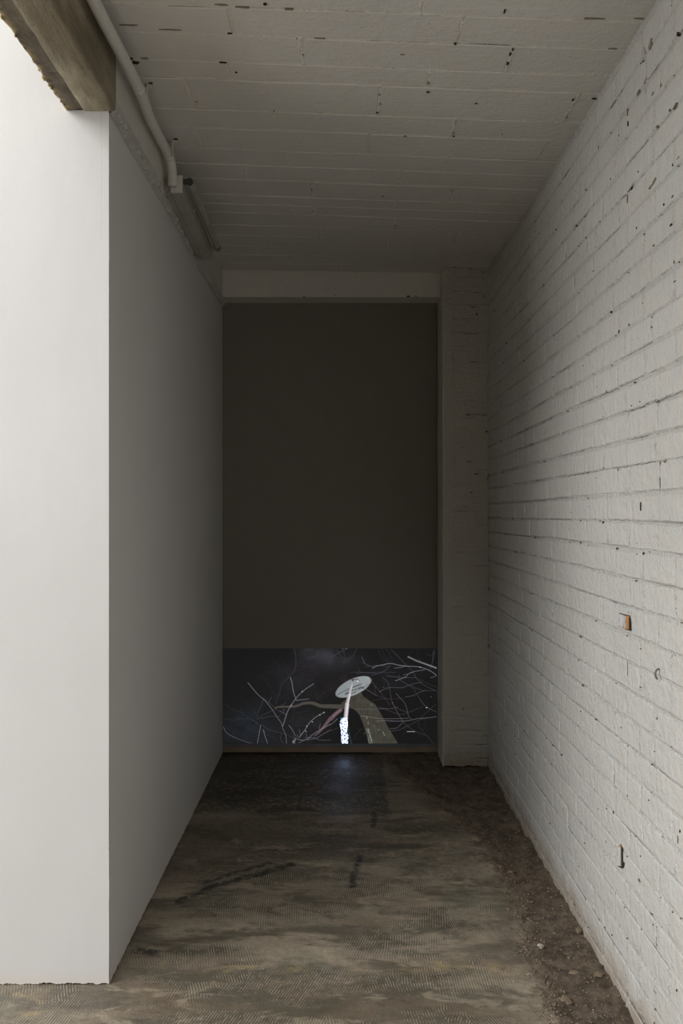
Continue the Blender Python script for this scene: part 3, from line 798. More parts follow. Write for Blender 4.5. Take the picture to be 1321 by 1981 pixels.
# rough bead of plaster between beam and board
ss = np.linspace(0, 1, 12)
A, S = np.meshgrid(np.arange(YF - 0.004, 5.0, 0.006), ss, indexing='ij')
ww = 0.8 + 0.5 * fbm(A * 9, A * 0 + 2, 151, 4)
xx = XL + 0.0005 + 0.0245 * np.sin(S * math.pi / 2) ** 0.9 + 0.012 * fbm(A * 55, S * 5, 152, 4) * np.sin(S * math.pi)
zz = HB_ - 0.015 * ww * (1 - S) ** 1.3 + 0.030 * S ** 1.6 + 0.012 * fbm(A * 60, S * 5 + 9, 153, 4) * np.sin(S * math.pi)
adopt(grid_obj('plaster_bead', np.stack([xx, A, zz], -1), M_mortar, flip=False), pbeam)
for i in range(16):
    yv = YF + 0.02 + 0.045 * i + r2.uniform(-.02, .02)
    chip('paint_chip', (-0.745, yv, HB_ + 0.004 + r2.uniform(-.003, .008)), (0, 1, 0), (.6, 0, .8), (.7, 0, -.7), r2.uniform(.002, .006), r2.uniform(.002, .004), 1000 + i, M_dark_mortar, pbeam, depth=.001)

# lintel over the screen
lint = empty('lintel_beam', (0, 4.96, CAM_H + 1.34)); tag(lint, 'white painted lintel across the top of the dark screen', 'beam')
zl0 = CAM_H + 1.339
A, B = np.meshgrid(np.arange(-0.745, 0.62, 0.008), np.linspace(zl0, 3.075, 24), indexing='ij')
adopt(grid_obj('lintel_face', np.stack([A, 4.96 + 0.0012 * fbm(A * 8, B * 8, 160, 4), B + np.where(B < zl0 + 1e-4, 0.0015 * fbm(A * 20, A * 0, 161, 3), 0)], -1), M_beamw), lint)
adopt(box('lintel_core', -0.78, 0.64, 4.963, 5.30, zl0 + 0.002, 3.09, M_beamw), lint)
for i, (px, py, ru, rv, mt) in enumerate([(433, 519, .004, .014, M_hole), (450, 519, .012, .006, M_hole), (470, 519, .014, .004, M_dark_mortar), (640, 516, .030, .004, M_hole), (655, 517, .03, .003, M_dark_mortar),
                                          (588, 574, .012, .003, M_hole), (648, 571, .012, .003, M_dark_mortar), (790, 573, .018, .006, M_hole), (805, 573, .025, .004, M_dark_mortar), (557, 555, .003, .003, M_hole), (455, 541, .003, .003, M_hole),
                                          (710, 523, .012, .003, M_dark_mortar), (842, 515, .008, .006, M_dark_mortar), (855, 520, .008, .006, M_hole)]):
    y = 4.958
    chip('paint_chip', ((px - 660.5) * y / F, y, CAM_H - (py - 990.5) * y / F), (1, 0, 0), (0, 0, 1), (0, -1, 0), ru, rv, 1100 + i, mt, lint)

# ================================================================== PILASTER
pil = empty('brick_pilaster', (0.75, YC, 0)); tag(pil, 'rough white painted brick pilaster to the right of the screen', 'pilaster')
XP0 = 0.6145
A, B = np.meshgrid(np.arange(XP0 + 0.004, XR + 0.004, 0.006), np.concatenate([[0.0], np.arange(0.02, 3.07, 0.007)]), indexing='ij')
B = np.where(B == 0, 0.012 + 0.012 * fbm(A * 22, A * 0 + 2, 170, 4) , B)
d = 0.0035 + 0.0022 * fbm(A * 14, B * 14, 171, 5)
pj = [0.055 + 0.0835 * k for k in range(37)]
right = smooth(0.66, 0.70, A)
for k, z in enumerate(pj):
    j0, j1 = np.searchsorted(B[0, 1:], [z - 0.03, z + 0.03]) + 1
    a_, b_ = A[:, j0:j1], B[:, j0:j1]
    d[:, j0:j1] += right[:, j0:j1] * smooth(0.007, 0.002, np.abs(b_ - z - 0.003 * fbm(a_ * 12, a_ * 0 + k, 172))) * 0.010 * np.clip(0.25 + 1.2 * fbm(a_ * 7, a_ * 0 + k * 3.1, 173), 0, 1.3)
d -= (1 - right) * 0.004
d -= 0.0035 * smooth(0.40, 0.7, fbm(A * 10, B * 16, 174, 4)) * right
ztop = np.minimum(B, 3.06)
adopt(grid_obj('rough_plaster', np.stack([A, YC + d, ztop], -1), M_pil), pil)['kind'] = 'stuff'
# rounded left arris and the reveal going back to the screen
zz = np.concatenate([[0.008], np.arange(0.02, 3.07, 0.012)])
prof = [(XP0 + 0.005, YC), (XP0 + 0.0015, YC + 0.0015), (XP0, YC + 0.006), (XP0, YC + 0.10), (XP0 + 0.001, YC + 0.20), (XP0 + 0.001, YC + 0.345)]
A, B = np.meshgrid(np.arange(len(prof)), zz, indexing='ij')
px_ = np.array([p[0] for p in prof])[A]; py_ = np.array([p[1] for p in prof])[A]
adopt(grid_obj('reveal', np.stack([px_ + 0.0022 * fbm(B * 3, A * 0.3, 176, 4) + 0.0012 * fbm(B * 30, A * 0.5, 177, 3), py_, B], -1), M_beamw, flip=True), pil)
adopt(box('pilaster_core', XP0 + 0.008, XR - 0.008, YC + 0.014, 5.165, 0.010, 3.028, M_pil), pil)
P_var = []
for i in range(5):
    me, V, Fc = brick_mesh('brick', 500 + i, M_pil, L=0.19, H=0.076)
    for v in me.vertices:
        x, y, z = v.co; v.co = (-y, x, z)       # turn the face towards -y
    me.update(); P_var.append(me)
for k in range(len(pj) - 1):
    o = bpy.data.objects.new('brick', rng.choice(P_var)); COL.objects.link(o); o.parent = pil
    x0 = 0.690 + rng.uniform(-0.008, 0.008); x1 = XR - 0.002
    o.location = ((x0 + x1) / 2 - 0.75, 0.0030 + rng.uniform(-.0010, .0012), (pj[k] + pj[k + 1]) / 2)
    o.scale = ((x1 - x0) / 0.19, 1, (pj[k + 1] - pj[k] - 0.006) / 0.076)
    o.rotation_euler = (rng.uniform(-.012, .012), 0, rng.uniform(-.006, .006))
for i, (px, py, ru, rv) in enumerate([(922, 608, .012, .006), (936, 573, .006, .012), (868, 578, .03, .002), (913, 555, .004, .004), (935, 526, .004, .014), (920, 566, .03, .002), (915, 594, .03, .002), (905, 646, .05, .002), (919, 646, .03, .0025),
                                      (915, 700, .04, .002), (877, 697, .002, .014), (900, 780, .012, .002), (905, 802, .02, .003), (937, 804, .010, .008), (912, 808, .04, .002), (941, 835, .006, .010), (895, 864, .03, .002),
                                      (908, 893, .03, .005), (922, 917, .03, .005), (942, 926, .003, .014), (946, 948, .006, .006), (912, 953, .016, .004), (900, 980, .03, .002), (940, 1139, .008, .002), (912, 1145, .006, .002),
                                      (912, 1264, .008, .003), (946, 1232, .004, .003), (896, 1371, .004, .008), (912, 1400, .006, .004), (915, 1424, .014, .003), (938, 1423, .006, .003), (944, 1367, .006, .003), (920, 1328, .003, .003),
                                      (872, 1475, .003, .03), (873, 1440, .002, .03), (895, 1385, .003, .003), (900, 1420, .006, .002), (910, 520, .02, .002), (880, 517, .02, .003)]):
    y = YC - 0.0012
    chip('paint_chip', ((px - 660.5) * y / F, y, CAM_H - (py - 990.5) * y / F), (1, 0, 0), (0, 0, 1), (0, -1, 0), ru, rv, 1200 + i, M_dark_mortar if i % 3 else M_hole, pil)

# ================================================================== BACK WALL + SCREEN
wb = box('wall_back', -0.9, 1.1, 5.17, 5.42, -0.02, 3.2, M_plaster); tag(wb, kind='structure')
scr = empty('projection_screen', (-0.075, YS, 0)); tag(scr, 'tall dark brown screen filling the end of the corridor, night picture along its foot', 'screen')
M_panel = simple('dark brown screen board', (0.195, 0.180, 0.155), 0.75, 0.2, var=0.03)
M_wood = simple('raw pine batten', (0.27, 0.215, 0.155), 0.7, 0.2)
M_rail = simple('dark grey rail', (0.17, 0.175, 0.19), 0.5, 0.4)
SX0, SX1 = -0.7590, 0.6120
adopt(box('board', SX0, SX1, YS, YS + 0.045, 0.665, 2.915, M_panel), scr)
adopt(box('picture_backing', SX0, SX1, YS + 0.004, YS + 0.045, 0.06, 0.668, M_panel), scr)
adopt(box('bottom_rail', SX0, SX1, YS - 0.006, YS + 0.045, 0.044, 0.0635, M_rail, bevel=0.001), scr)
adopt(box('wooden_batten', SX0, SX1, YS - 0.003, YS + 0.045, 0.0075, 0.0438, M_wood, bevel=0.001), scr)

# the projected night picture: seen flat in the photograph, so drawn flat on its own sheet
PW, PH = 417, 184; K = 3
IW, IH = PW * K, PH * K
yy_, xx_ = np.mgrid[0:IH, 0:IW]
img = np.zeros((IH, IW, 3)); 
U = xx_ / K + 430.0; Vv = yy_ / K + 1254.0                     # photo coordinates
base = np.array([25, 24, 24.0])
img[:] = base
def glow(cx, cy, rx, ry, colr, seed, amt=1.0):
    g = np.exp(-(((U - cx) / rx) ** 2 + ((Vv - cy) / ry) ** 2)) * (0.75 + 0.6 * fbm(U / 22, Vv / 16, seed))
    img[:] += g[..., None] * np.array(colr) * amt
glow(478, 1385, 40, 40, (7, 12, 16), 1); glow(470, 1425, 60, 30, (8, 13, 18), 2)
glow(560, 1340, 60, 45, (8, 9, 12), 3); glow(560, 1420, 60, 30, (10, 11, 13), 4)
glow(610, 1262, 32, 24, (32, 32, 38), 5); glow(655, 1275, 40, 20, (22, 22, 26), 6); glow(575, 1300, 70, 24, (10, 9, 12), 7)
glow(645, 1330, 60, 30, (10, 9, 9), 8); glow(750, 1305, 60, 30, (9, 9, 12), 9); glow(600, 1395, 40, 28, (9, 10, 11), 10)
img *= (1 + 0.10 * fbm(U / 5, Vv / 5, 11)[..., None])
def line(pts, w, colr, a=1.0, w2=None, curve=True, ox=None):
    sx, sc = (430.0, 6.29) if ox == 'A' else (640.0, 6.29)
    P_ = [(p[0] / sc + sx, p[1] / sc + 1250.0) for p in pts]
    if curve and len(P_) > 2: P_ = spline(P_, 6)
    n = len(P_) - 1
    w2 = w if w2 is None else w2
    M = np.zeros((IH, IW))
    for i in range(n):
        ax, ay = P_[i]; bx, by = P_[i + 1]; wi = (w + (w2 - w) * i / max(n - 1, 1)) / sc / 2 * (0.70 if w < 14 else 1.0)
        m = wi + 1.2
        x0 = max(int((min(ax, bx) - m - 430) * K), 0); x1 = min(int((max(ax, bx) + m - 430) * K) + 2, IW)
        y0 = max(int((min(ay, by) - m - 1254) * K), 0); y1 = min(int((max(ay, by) + m - 1254) * K) + 2, IH)
        if x1 <= x0 or y1 <= y0: continue
        u = U[y0:y1, x0:x1]; v_ = Vv[y0:y1, x0:x1]
        L2 = (bx - ax) ** 2 + (by - ay) ** 2 + 1e-9
        t = np.clip(((u - ax) * (bx - ax) + (v_ - ay) * (by - ay)) / L2, 0, 1)
        dd = np.hypot(u - ax - t * (bx - ax), v_ - ay - t * (by - ay))
        M[y0:y1, x0:x1] = np.maximum(M[y0:y1, x0:x1], np.clip((wi + 0.22 - dd) / 0.5, 0, 1))
    M *= a
    img[:] = img * (1 - M[..., None]) + np.array(colr, float) * M[..., None]
def poly(pts, colr, a=1.0, ox='B', tex=0.0, seed=1):
    sx = 430.0 if ox == 'A' else 640.0
    P_ = [(p[0] / 6.29 + sx, p[1] / 6.29 + 1250.0) for p in pts]
    ins = np.zeros((IH, IW), bool)
    n = len(P_)
    for i in range(n):
        x0, y0 = P_[i]; x1, y1 = P_[(i + 1) % n]
        if y0 == y1: continue
        c = ((Vv >= min(y0, y1)) & (Vv < max(y0, y1))) & (U < (Vv - y0) / (y1 - y0) * (x1 - x0) + x0)
        ins ^= c
    M = ins * a
    cc = np.array(colr, float) * (1 + tex * fbm(U / 3, Vv / 9, seed)[..., None])
    img[:] = img * (1 - M[..., None]) + cc * M[..., None]
DK = (50, 47, 54); MD = (88, 84, 94); LT = (140, 138, 150); BR = (178, 176, 190)
# faint far branches
for p in [[(870, 30), (885, 100), (890, 220), (870, 300), (810, 360), (720, 470), (690, 560), (660, 640), (640, 700)]]: line(p, 14, (56, 53, 60), .8, 8, ox='A')
for p in [[(655, 175), (680, 250), (675, 370), (700, 460)], [(520, 290), (600, 340), (670, 370)], [(480, 370), (560, 460), (620, 590), (650, 700)], [(890, 240), (1040, 240), (1200, 200), (1321, 130)],
          [(730, 300), (860, 300), (960, 280), (1040, 245)], [(1040, 240), (1160, 330)], [(900, 430), (960, 350), (1100, 230)]]: line(p, 7, DK, .75, 5, ox='A')
for p in [[(30, 710), (90, 760), (210, 800), (300, 870)], [(200, 730), (250, 830), (330, 880)], [(0, 890), (120, 880), (260, 880), (400, 870)], [(100, 910), (250, 880), (380, 900)], [(400, 770), (370, 860)],
          [(920, 670), (880, 720), (860, 850), (840, 960)], [(760, 770), (660, 870)], [(1140, 590), (1160, 640), (1230, 690)], [(1260, 545), (1180, 620), (1110, 680)], [(840, 970), (1000, 960), (1110, 950), (1200, 900)],
          [(1100, 950), (1180, 1000), (1190, 1080)], [(490, 1010), (560, 1090), (640, 1120), (680, 1180)], [(700, 1050), (720, 1130), (740, 1190)], [(900, 810), (1000, 790), (1060, 740)]]: line(p, 6, (66, 65, 72), .75, 4, ox='A')
for p in [[(500, 620), (460, 720), (410, 850)], [(590, 620), (560, 680), (545, 710)], [(770, 685), (640, 760), (540, 810), (410, 865)], [(410, 885), (500, 865), (600, 850), (690, 855)], [(500, 640), (560, 680), (640, 760), (770, 835)],
          [(480, 955), (540, 1005), (660, 1040), (760, 1070), (860, 1110)], [(350, 890), (430, 940)], [(740, 1180), (700, 1130), (720, 1080)]]: line(p, 7, MD, .85, 5, ox='A')
# limb of the tree and its trunk
line([(640, 742), (720, 735), (880, 730), (980, 695), (1090, 690), (1200, 725), (1330, 730), (1500, 735)], 18, (80, 75, 69), .9, 56, ox='A')
poly([(130, 690), (240, 590), (370, 560), (400, 610), (430, 630), (540, 700), (620, 830), (700, 980), (780, 1110), (835, 1200), (470, 1200), (440, 1080), (400, 960), (350, 830), (290, 770), (225, 745), (120, 745)], (70, 68, 59), 0.95, tex=.16, seed=3)
poly([(150, 330), (190, 350), (230, 430), (180, 450), (100, 400)], (44, 39, 36), 0.6)
line([(330, 660), (400, 660), (480, 690), (550, 740)], 30, (84, 80, 66), .45, 12, ox='B')
poly([(430, 1000), (470, 1000), (520, 1200), (465, 1200)], (112, 115, 110), 0.55, tex=.6, seed=8)
for p in [[(440, 850), (443, 880)], [(455, 925), (460, 945)], [(490, 705), (500, 715)], [(640, 1040), (660, 1085)], [(580, 1015), (590, 1020)], [(455, 1000), (470, 1060)], [(475, 1080), (505, 1150)]]: line(p, 12, (165, 170, 168), .75, 7, ox='B')
line([(120, 775), (60, 820), (0, 880)], 46, (104, 84, 90), .95, 50, ox='B', curve=True)
line([(120, 775), (60, 820), (0, 880)], 14, (150, 128, 138), .6, 10, ox='B')
line([(1321, 870), (1240, 970), (1180, 1040), (1120, 1090)], 46, (96, 78, 84), .9, 16, ox='A')
line([(1310, 880), (1250, 960), (1200, 1010)], 12, (140, 120, 130), .6, 8, ox='A')
# bright twigs, left
for p, w in [([(300, 440), (350, 500), (430, 590), (520, 670), (600, 770), (660, 860), (710, 930), (730, 1000), (765, 1080), (775, 1190)], 9), ([(730, 970), (760, 880), (790, 790), (850, 690), (920, 600), (1010, 520), (1110, 455)], 12),
             ([(822, 378), (845, 450), (860, 550), (890, 640)], 12), ([(890, 655), (960, 650), (1050, 638)], 10), ([(930, 1110), (1000, 1020), (1050, 940), (1110, 880), (1170, 840), (1245, 800)], 12),
             ([(0, 980), (40, 1050), (120, 1100), (220, 1140), (370, 1190)], 8), ([(460, 955), (440, 1060), (415, 1190)], 9), ([(490, 1015), (515, 1100), (545, 1190)], 10), ([(805, 960), (850, 1020), (885, 1090)], 9),
             ([(1321, 945), (1200, 1010), (1100, 1070), (1030, 1130), (950, 1140), (870, 1110)], 10), ([(1321, 1015), (1220, 1070), (1130, 1120), (1000, 1140), (920, 1180)], 8), ([(1000, 1115), (1100, 1110), (1200, 1140), (1321, 1140)], 7),
             ([(1190, 940), (1175, 1010)], 7), ([(910, 1070), (905, 1110)], 7), ([(935, 1010), (945, 1080)], 7), ([(1010, 1060), (1035, 1110)], 7), ([(735, 760), (750, 785)], 6), ([(780, 830), (690, 780)], 6)]:
    line(p, w, LT if w > 8 else (118, 116, 126), .9, w * .8, ox='A')
for p in [(965, 545), (1180, 830), (1090, 915), (1020, 970), (830, 715), (860, 1150), (875, 1130), (1230, 800), (1010, 1030)]: line([p, (p[0] + 8, p[1] + 8)], 12, (205, 200, 205), .9, ox='A')
line([(855, 1150), (862, 1190)], 14, (150, 145, 140), .8, ox='A'); line([(880, 1140), (875, 1190)], 6, (190, 188, 180), .8, ox='A')
# twigs, right
for p, w, c in [([(0, 130), (80, 90), (190, 30)], 8, MD), ([(75, 40), (110, 110), (150, 150), (180, 160)], 7, (74, 72, 82)), ([(140, 40), (175, 110), (170, 160), (140, 210)], 7, (74, 72, 82)), ([(310, 30), (280, 110), (200, 160), (170, 200)], 8, (74, 72, 82)), ([(240, 130), (200, 200)], 6, (70, 68, 78)),
                ([(585, 40), (610, 110), (660, 160), (710, 180)], 6, (62, 60, 68)), ([(680, 30), (710, 90), (750, 150)], 6, (66, 64, 72)), ([(620, 40), (690, 150), (760, 190)], 5, (56, 54, 62)), ([(740, 40), (830, 130), (930, 230), (1010, 310), (1060, 400), (1160, 480), (1300, 545)], 8, (84, 82, 96)),
                ([(380, 130), (405, 180), (430, 220), (500, 240)], 8, (110, 108, 122)), ([(385, 195), (460, 230), (520, 245)], 6, MD), ([(510, 265), (560, 240), (640, 225), (730, 208), (840, 230), (930, 240), (1080, 250), (1180, 280), (1240, 310), (1300, 355)], 13, LT),
                ([(780, 265), (850, 255), (930, 240)], 9, (130, 128, 140)), ([(420, 255), (560, 230), (700, 250)], 6, MD), ([(240, 315), (340, 315), (460, 320), (600, 315), (800, 315)], 8, (76, 74, 84)), ([(335, 255), (350, 300), (380, 315)], 6, MD), ([(730, 225), (670, 290), (600, 325), (500, 350)], 8, (92, 90, 102)),
                ([(310, 335), (420, 315), (560, 330)], 6, MD), ([(685, 358), (780, 370), (850, 375), (940, 380), (1050, 380)], 7, (104, 102, 114)), ([(790, 420), (860, 395), (920, 370), (960, 330), (1030, 305), (1150, 285)], 10, (140, 138, 150)), ([(890, 345), (950, 335), (1010, 315)], 8, (110, 108, 120)),
                ([(835, 350), (835, 395), (900, 440), (970, 480), (1080, 520), (1160, 540), (1260, 535), (1300, 545)], 7, (92, 90, 100)), ([(600, 550), (660, 520), (740, 500), (880, 500), (980, 465), (1060, 445), (1120, 440)], 9, (98, 94, 106)), ([(1020, 350), (1070, 395), (1300, 500)], 6, (72, 70, 80)),
                ([(915, 615), (1000, 600), (1090, 560), (1155, 535)], 9, (100, 96, 108)), ([(510, 440), (560, 500), (610, 560), (670, 640), (730, 720)], 7, (84, 80, 90)), ([(540, 470), (550, 580), (660, 630), (740, 640)], 6, (86, 80, 88)), ([(420, 515), (480, 550), (560, 600)], 8, (120, 110, 116)),
                ([(640, 380), (700, 440), (720, 520), (740, 620), (760, 700), (830, 760), (940, 800)], 8, (90, 86, 98)), ([(800, 570), (840, 620), (900, 680), (930, 750), (955, 850), (990, 885)], 9, (104, 102, 114)), ([(500, 660), (620, 640), (760, 640), (900, 625)], 6, (72, 68, 76)),
                ([(600, 745), (680, 770), (760, 800), (860, 830), (930, 810), (1060, 760), (1130, 735)], 7, (88, 80, 90)), ([(300, 765), (400, 765), (520, 765), (640, 760), (750, 755), (820, 740)], 8, (108, 98, 104)), ([(330, 690), (440, 690), (500, 715), (600, 745), (760, 760)], 7, (84, 76, 78)),
                ([(370, 845), (480, 860), (620, 880), (800, 880), (950, 875)], 9, (124, 120, 124)), ([(560, 910), (680, 905), (800, 910), (940, 905), (1060, 880), (1180, 870), (1300, 855)], 10, (122, 120, 130)), ([(520, 985), (600, 1010), (700, 1030), (820, 1020), (960, 960), (1100, 890), (1200, 870)], 8, (88, 84, 90)),
                ([(725, 1000), (800, 995), (860, 950), (885, 915), (850, 860), (800, 770), (750, 680)], 9, (100, 98, 108)), ([(885, 920), (980, 1000), (1100, 1060), (1180, 1090), (1260, 1190)], 8, (76, 74, 84)), ([(1070, 930), (1100, 1000), (1180, 1090)], 6, (66, 64, 74)), ([(1290, 700), (1190, 790), (1100, 870)], 6, (76, 74, 82)), ([(1150, 870), (1160, 960), (1130, 1020)], 6, (58, 56, 64)),
                ([(1060, 590), (1120, 680), (1180, 740), (1300, 800)], 9, (92, 92, 98)), ([(990, 470), (1040, 560), (1100, 650)], 16, (48, 46, 44)), ([(1260, 60), (1250, 170), (1230, 250), (1190, 300)], 9, (80, 78, 90)), ([(1180, 90), (1220, 110), (1290, 80)], 6, (58, 56, 64)), ([(1085, 150), (1100, 170)], 6, MD), ([(1275, 30), (1270, 100), (1250, 180)], 6, (66, 64, 74)), ([(1060, 30), (1065, 130)], 5, (48, 46, 54)),
                ([(1225, 380), (1280, 365), (1300, 350)], 9, (120, 118, 128)), ([(80, 880), (40, 920), (0, 950)], 9, (140, 136, 146)), ([(0, 1025), (80, 995)], 6, MD), ([(370, 1000), (320, 1060), (270, 1140)], 6, (66, 64, 70)), ([(510, 960), (545, 970), (570, 985)], 6, (110, 106, 108)), ([(900, 980), (905, 1040), (870, 1090)], 5, (60, 58, 66)), ([(800, 60), (900, 230)], 4, (50, 48, 56))]:
    line(p, w, c, .88, w * .8, ox='B')
line([(950, 128), (1050, 175), (1160, 215), (1320, 272)], 20, (118, 116, 120), 1, 22, ox='B'); line([(950, 138), (1160, 225), (1320, 282)], 6, (70, 68, 72), .8, ox='B')
line([(935, 1037), (1030, 1037)], 12, (165, 170, 172), 1, ox='B')
for p in [(1095, 253), (1176, 745), (1170, 745), (515, 260), (600, 550), (755, 683), (745, 910), (909, 378), (1227, 613), (645, 498), (410, 1060)]: line([p, (p[0] + 6, p[1] + 1)], 13 if p[0] in (1095, 1176, 1170) else 8, (225, 225, 228) if p[0] > 1000 and p[0] != 1227 else (150, 150, 158), .95, ox='B')
# round road sign seen from behind and below, its post, the bright sleeve
cx, cy, ra, rb, th = 276 / 6.29 + 640, 493 / 6.29 + 1250, 37.5, 15.5, math.radians(-24.5)
du = U - cx; dv = Vv - cy
eu = (du * math.cos(th) + dv * math.sin(th)) / ra; ev = (-du * math.sin(th) + dv * math.cos(th)) / rb
rr = np.hypot(eu, ev); Msk = np.clip((1 - rr) * 14 + 0.5, 0, 1)[..., None]
colr = np.array([146, 151, 153.0]) * (1 + 0.05 * eu[..., None] + 0.05 * fbm(U / 8, Vv / 6, 4)[..., None])
img[:] = img * (1 - Msk) + colr * Msk
line([(60, 560), (66, 600), (110, 618), (200, 610), (330, 570), (430, 510), (495, 430), (503, 400)], 6, (190, 196, 196), .6, ox='B')
for p, w in [([(80, 588), (160, 545), (240, 510), (320, 475), (380, 457)], 9), ([(180, 580), (230, 555), (262, 530)], 14), ([(240, 580), (290, 560), (310, 548)], 10), ([(270, 535), (320, 515), (300, 530)], 8), ([(340, 515), (370, 500), (400, 505)], 26), ([(385, 500), (440, 480), (485, 455)], 7), ([(270, 500), (330, 480), (370, 460)], 8), ([(310, 400), (340, 405), (350, 425)], 9)]:
    line(p, w, (52, 54, 58) if w < 20 else (92, 96, 100), .88, ox='B', curve=False)
line([(268, 420), (248, 500), (222, 600), (200, 700), (182, 870)], 15, (170, 166, 168), 1, 52, ox='B', curve=False)
line([(262, 470), (236, 580), (206, 700), (186, 870)], 12, (222, 218, 226), 1, 42, ox='B', curve=False)
line([(240, 402), (290, 404), (320, 396)], 14, (104, 96, 92), 1, ox='B'); line([(268, 392), (268, 420)], 18, (84, 78, 74), 1, ox='B'); line([(330, 424), (336, 425)], 16, (232, 236, 240), 1, ox='B')
line([(200, 900), (215, 1000), (235, 1100), (252, 1190)], 7, (70, 96, 88), .9, 11, ox='B')
poly([(118, 872), (205, 872), (206, 960), (196, 1040), (217, 1090), (206, 1190), (132, 1195), (124, 1020), (110, 950)], (232, 238, 250), 1)
poly([(118, 870), (146, 870), (146, 884), (118, 884)], (90, 150, 230), 1); poly([(112, 920), (128, 920), (128, 948), (112, 948)], (120, 180, 240), 1)
spk = (fbm(U / 1.5, Vv / 1.5, 77, 1) > 0.22)
inpole = (img[..., 2] > 245) & (img[..., 0] > 225)
img[spk & inpole] = (60, 66, 84)
g3 = np.random.default_rng(3).normal(0, 1.2, (IH // 3, IW // 3)).repeat(3, 0).repeat(3, 1)
img[:] += g3[:IH, :IW, None]
lin = np.clip(img / 255.0, 0, 1); lin = np.where(lin <= 0.04045, lin / 12.92, ((lin + 0.055) / 1.055) ** 2.4)
hot = (inpole & ~spk)[..., None]
lin = np.where(hot, lin * np.array([2.5, 3.0, 4.4]), lin)
# soften a touch like a projected image
ker = lin.copy()
for ax in (0, 1): ker = (np.roll(ker, 1, ax) + 2 * ker + np.roll(ker, -1, ax)) / 4
full = np.ones((IH, IW, 4), np.float32); full[..., :3] = ker[::-1]
pic = bpy.data.images.new('night picture', IW, IH, alpha=False, float_buffer=True)
pic.colorspace_settings.name = 'Non-Color'
pic.pixels.foreach_set(full.reshape(-1)); pic.update(); pic.pack()
t = NT('projected night picture')
tex = t.n('ShaderNodeTexImage'); tex.image = pic; tex.extension = 'EXTEND'
uvn = t.n('ShaderNodeUVMap'); uvn.uv_map = 'UVMap'; t.l(uvn.outputs[0], tex.inputs[0])
t.l(tex.outputs['Color'], t.b.inputs['Emission Color']); t.b.inputs['Emission Strength'].default_value = 0.92
t.b.inputs['Base Color'].default_value = (0.015, 0.015, 0.015, 1); t.b.inputs['Roughness'].default_value = 0.9; t.b.inputs['Specular IOR Level'].default_value = 0.1
M_pic = t.m
z0, z1 = 0.0635, 0.6745
V = [(SX0, YS + 0.002, z0), (SX1, YS + 0.002, z0), (SX1, YS + 0.002, z1), (SX0, YS + 0.002, z1)]
po = obj('picture', V, [(0, 1, 2, 3)], M_pic); adopt(po, scr)
po['label'] = 'night picture of bare branches and a round sign on a post'
uv = po.data.uv_layers.new(name='UVMap')
for i, c in enumerate([(0, 0), (1, 0), (1, 1), (0, 1)]): uv.data[i].uv = c
# the board stops short so that the picture is the front surface there
for o in list(scr.children):
    if o.name.startswith('board'):
        for v in o.data.vertices:
            if v.co.z < 1: v.co.z = 0.6745

# ================================================================== CONDUIT
M_pipe = painted_masonry('white painted conduit', (0.60, 0.585, 0.55), (1, 1, 1), pits=1.0, dirt_foot=False, rough_bump=0.0005)
H0 = CAM_H
con = empty('conduit_pipe', (-0.705, 2.9, H0 + 1.455)); tag(con, 'thick white painted conduit pipe under the ceiling beside the concrete beam', 'pipe')
path = [(-0.704, 0.3, 1.458), (-0.704, 1.5, 1.457), (-0.704, 2.263, 1.455), (-0.703, 2.413, 1.457), (-0.699, 2.594, 1.457), (-0.697, 2.76, 1.455), (-0.705, 2.911, 1.451), (-0.707, 3.10, 1.455),
        (-0.706, 3.21, 1.457), (-0.703, 3.265, 1.447), (-0.700, 3.287, 1.418), (-0.699, 3.292, 1.385), (-0.699, 3.293, 1.349)]
pts = spline([(a, b, c + H0) for a, b, c in path], 8)
V, Fc = tube_data(pts, 0.0190, 24); adopt(obj('pipe', V, Fc, M_pipe, smooth_shade=True), con)
def collar(y_, w=0.012, r=0.0212):
    i = min(range(len(pts)), key=lambda k: abs(pts[k][1] - y_) if pts[k][2] > H0 + 1.43 else 9)
    a = Vector(pts[i]); d = (Vector(pts[i + 1]) - Vector(pts[i - 1])).normalized()
    V, Fc = tube_data([a - d * w, a - d * (w - .002), a + d * (w - .002), a + d * w], [r - .0018, r, r, r - .0018], 24)
    adopt(obj('collar', V, Fc, M_pipe, smooth_shade=True), con)
collar(2.74); collar(3.245, 0.006)
# clips holding the pipe to the ceiling
for yv in (2.80, 3.22):
    V, Fc = merge([box_data(-0.684, -0.6815, yv - .008, yv + .008, H0 + 1.44, float(ceil_h(-0.68, yv)) - 0.006), box_data(-0.684, -0.660, yv - .008, yv + .008, float(ceil_h(-0.68, yv)) - 0.009, float(ceil_h(-0.68, yv)) - 0.002)])
    adopt(obj('clip', V, Fc, M_pipe), con)
    chip('clip_hole', (-0.668, yv - 0.014, float(ceil_h(-0.668, yv)) - 0.003), (1, 0, 0), (0, 1, 0), (0, 0, -1), .012, .006, int(yv * 100), M_hole, con)

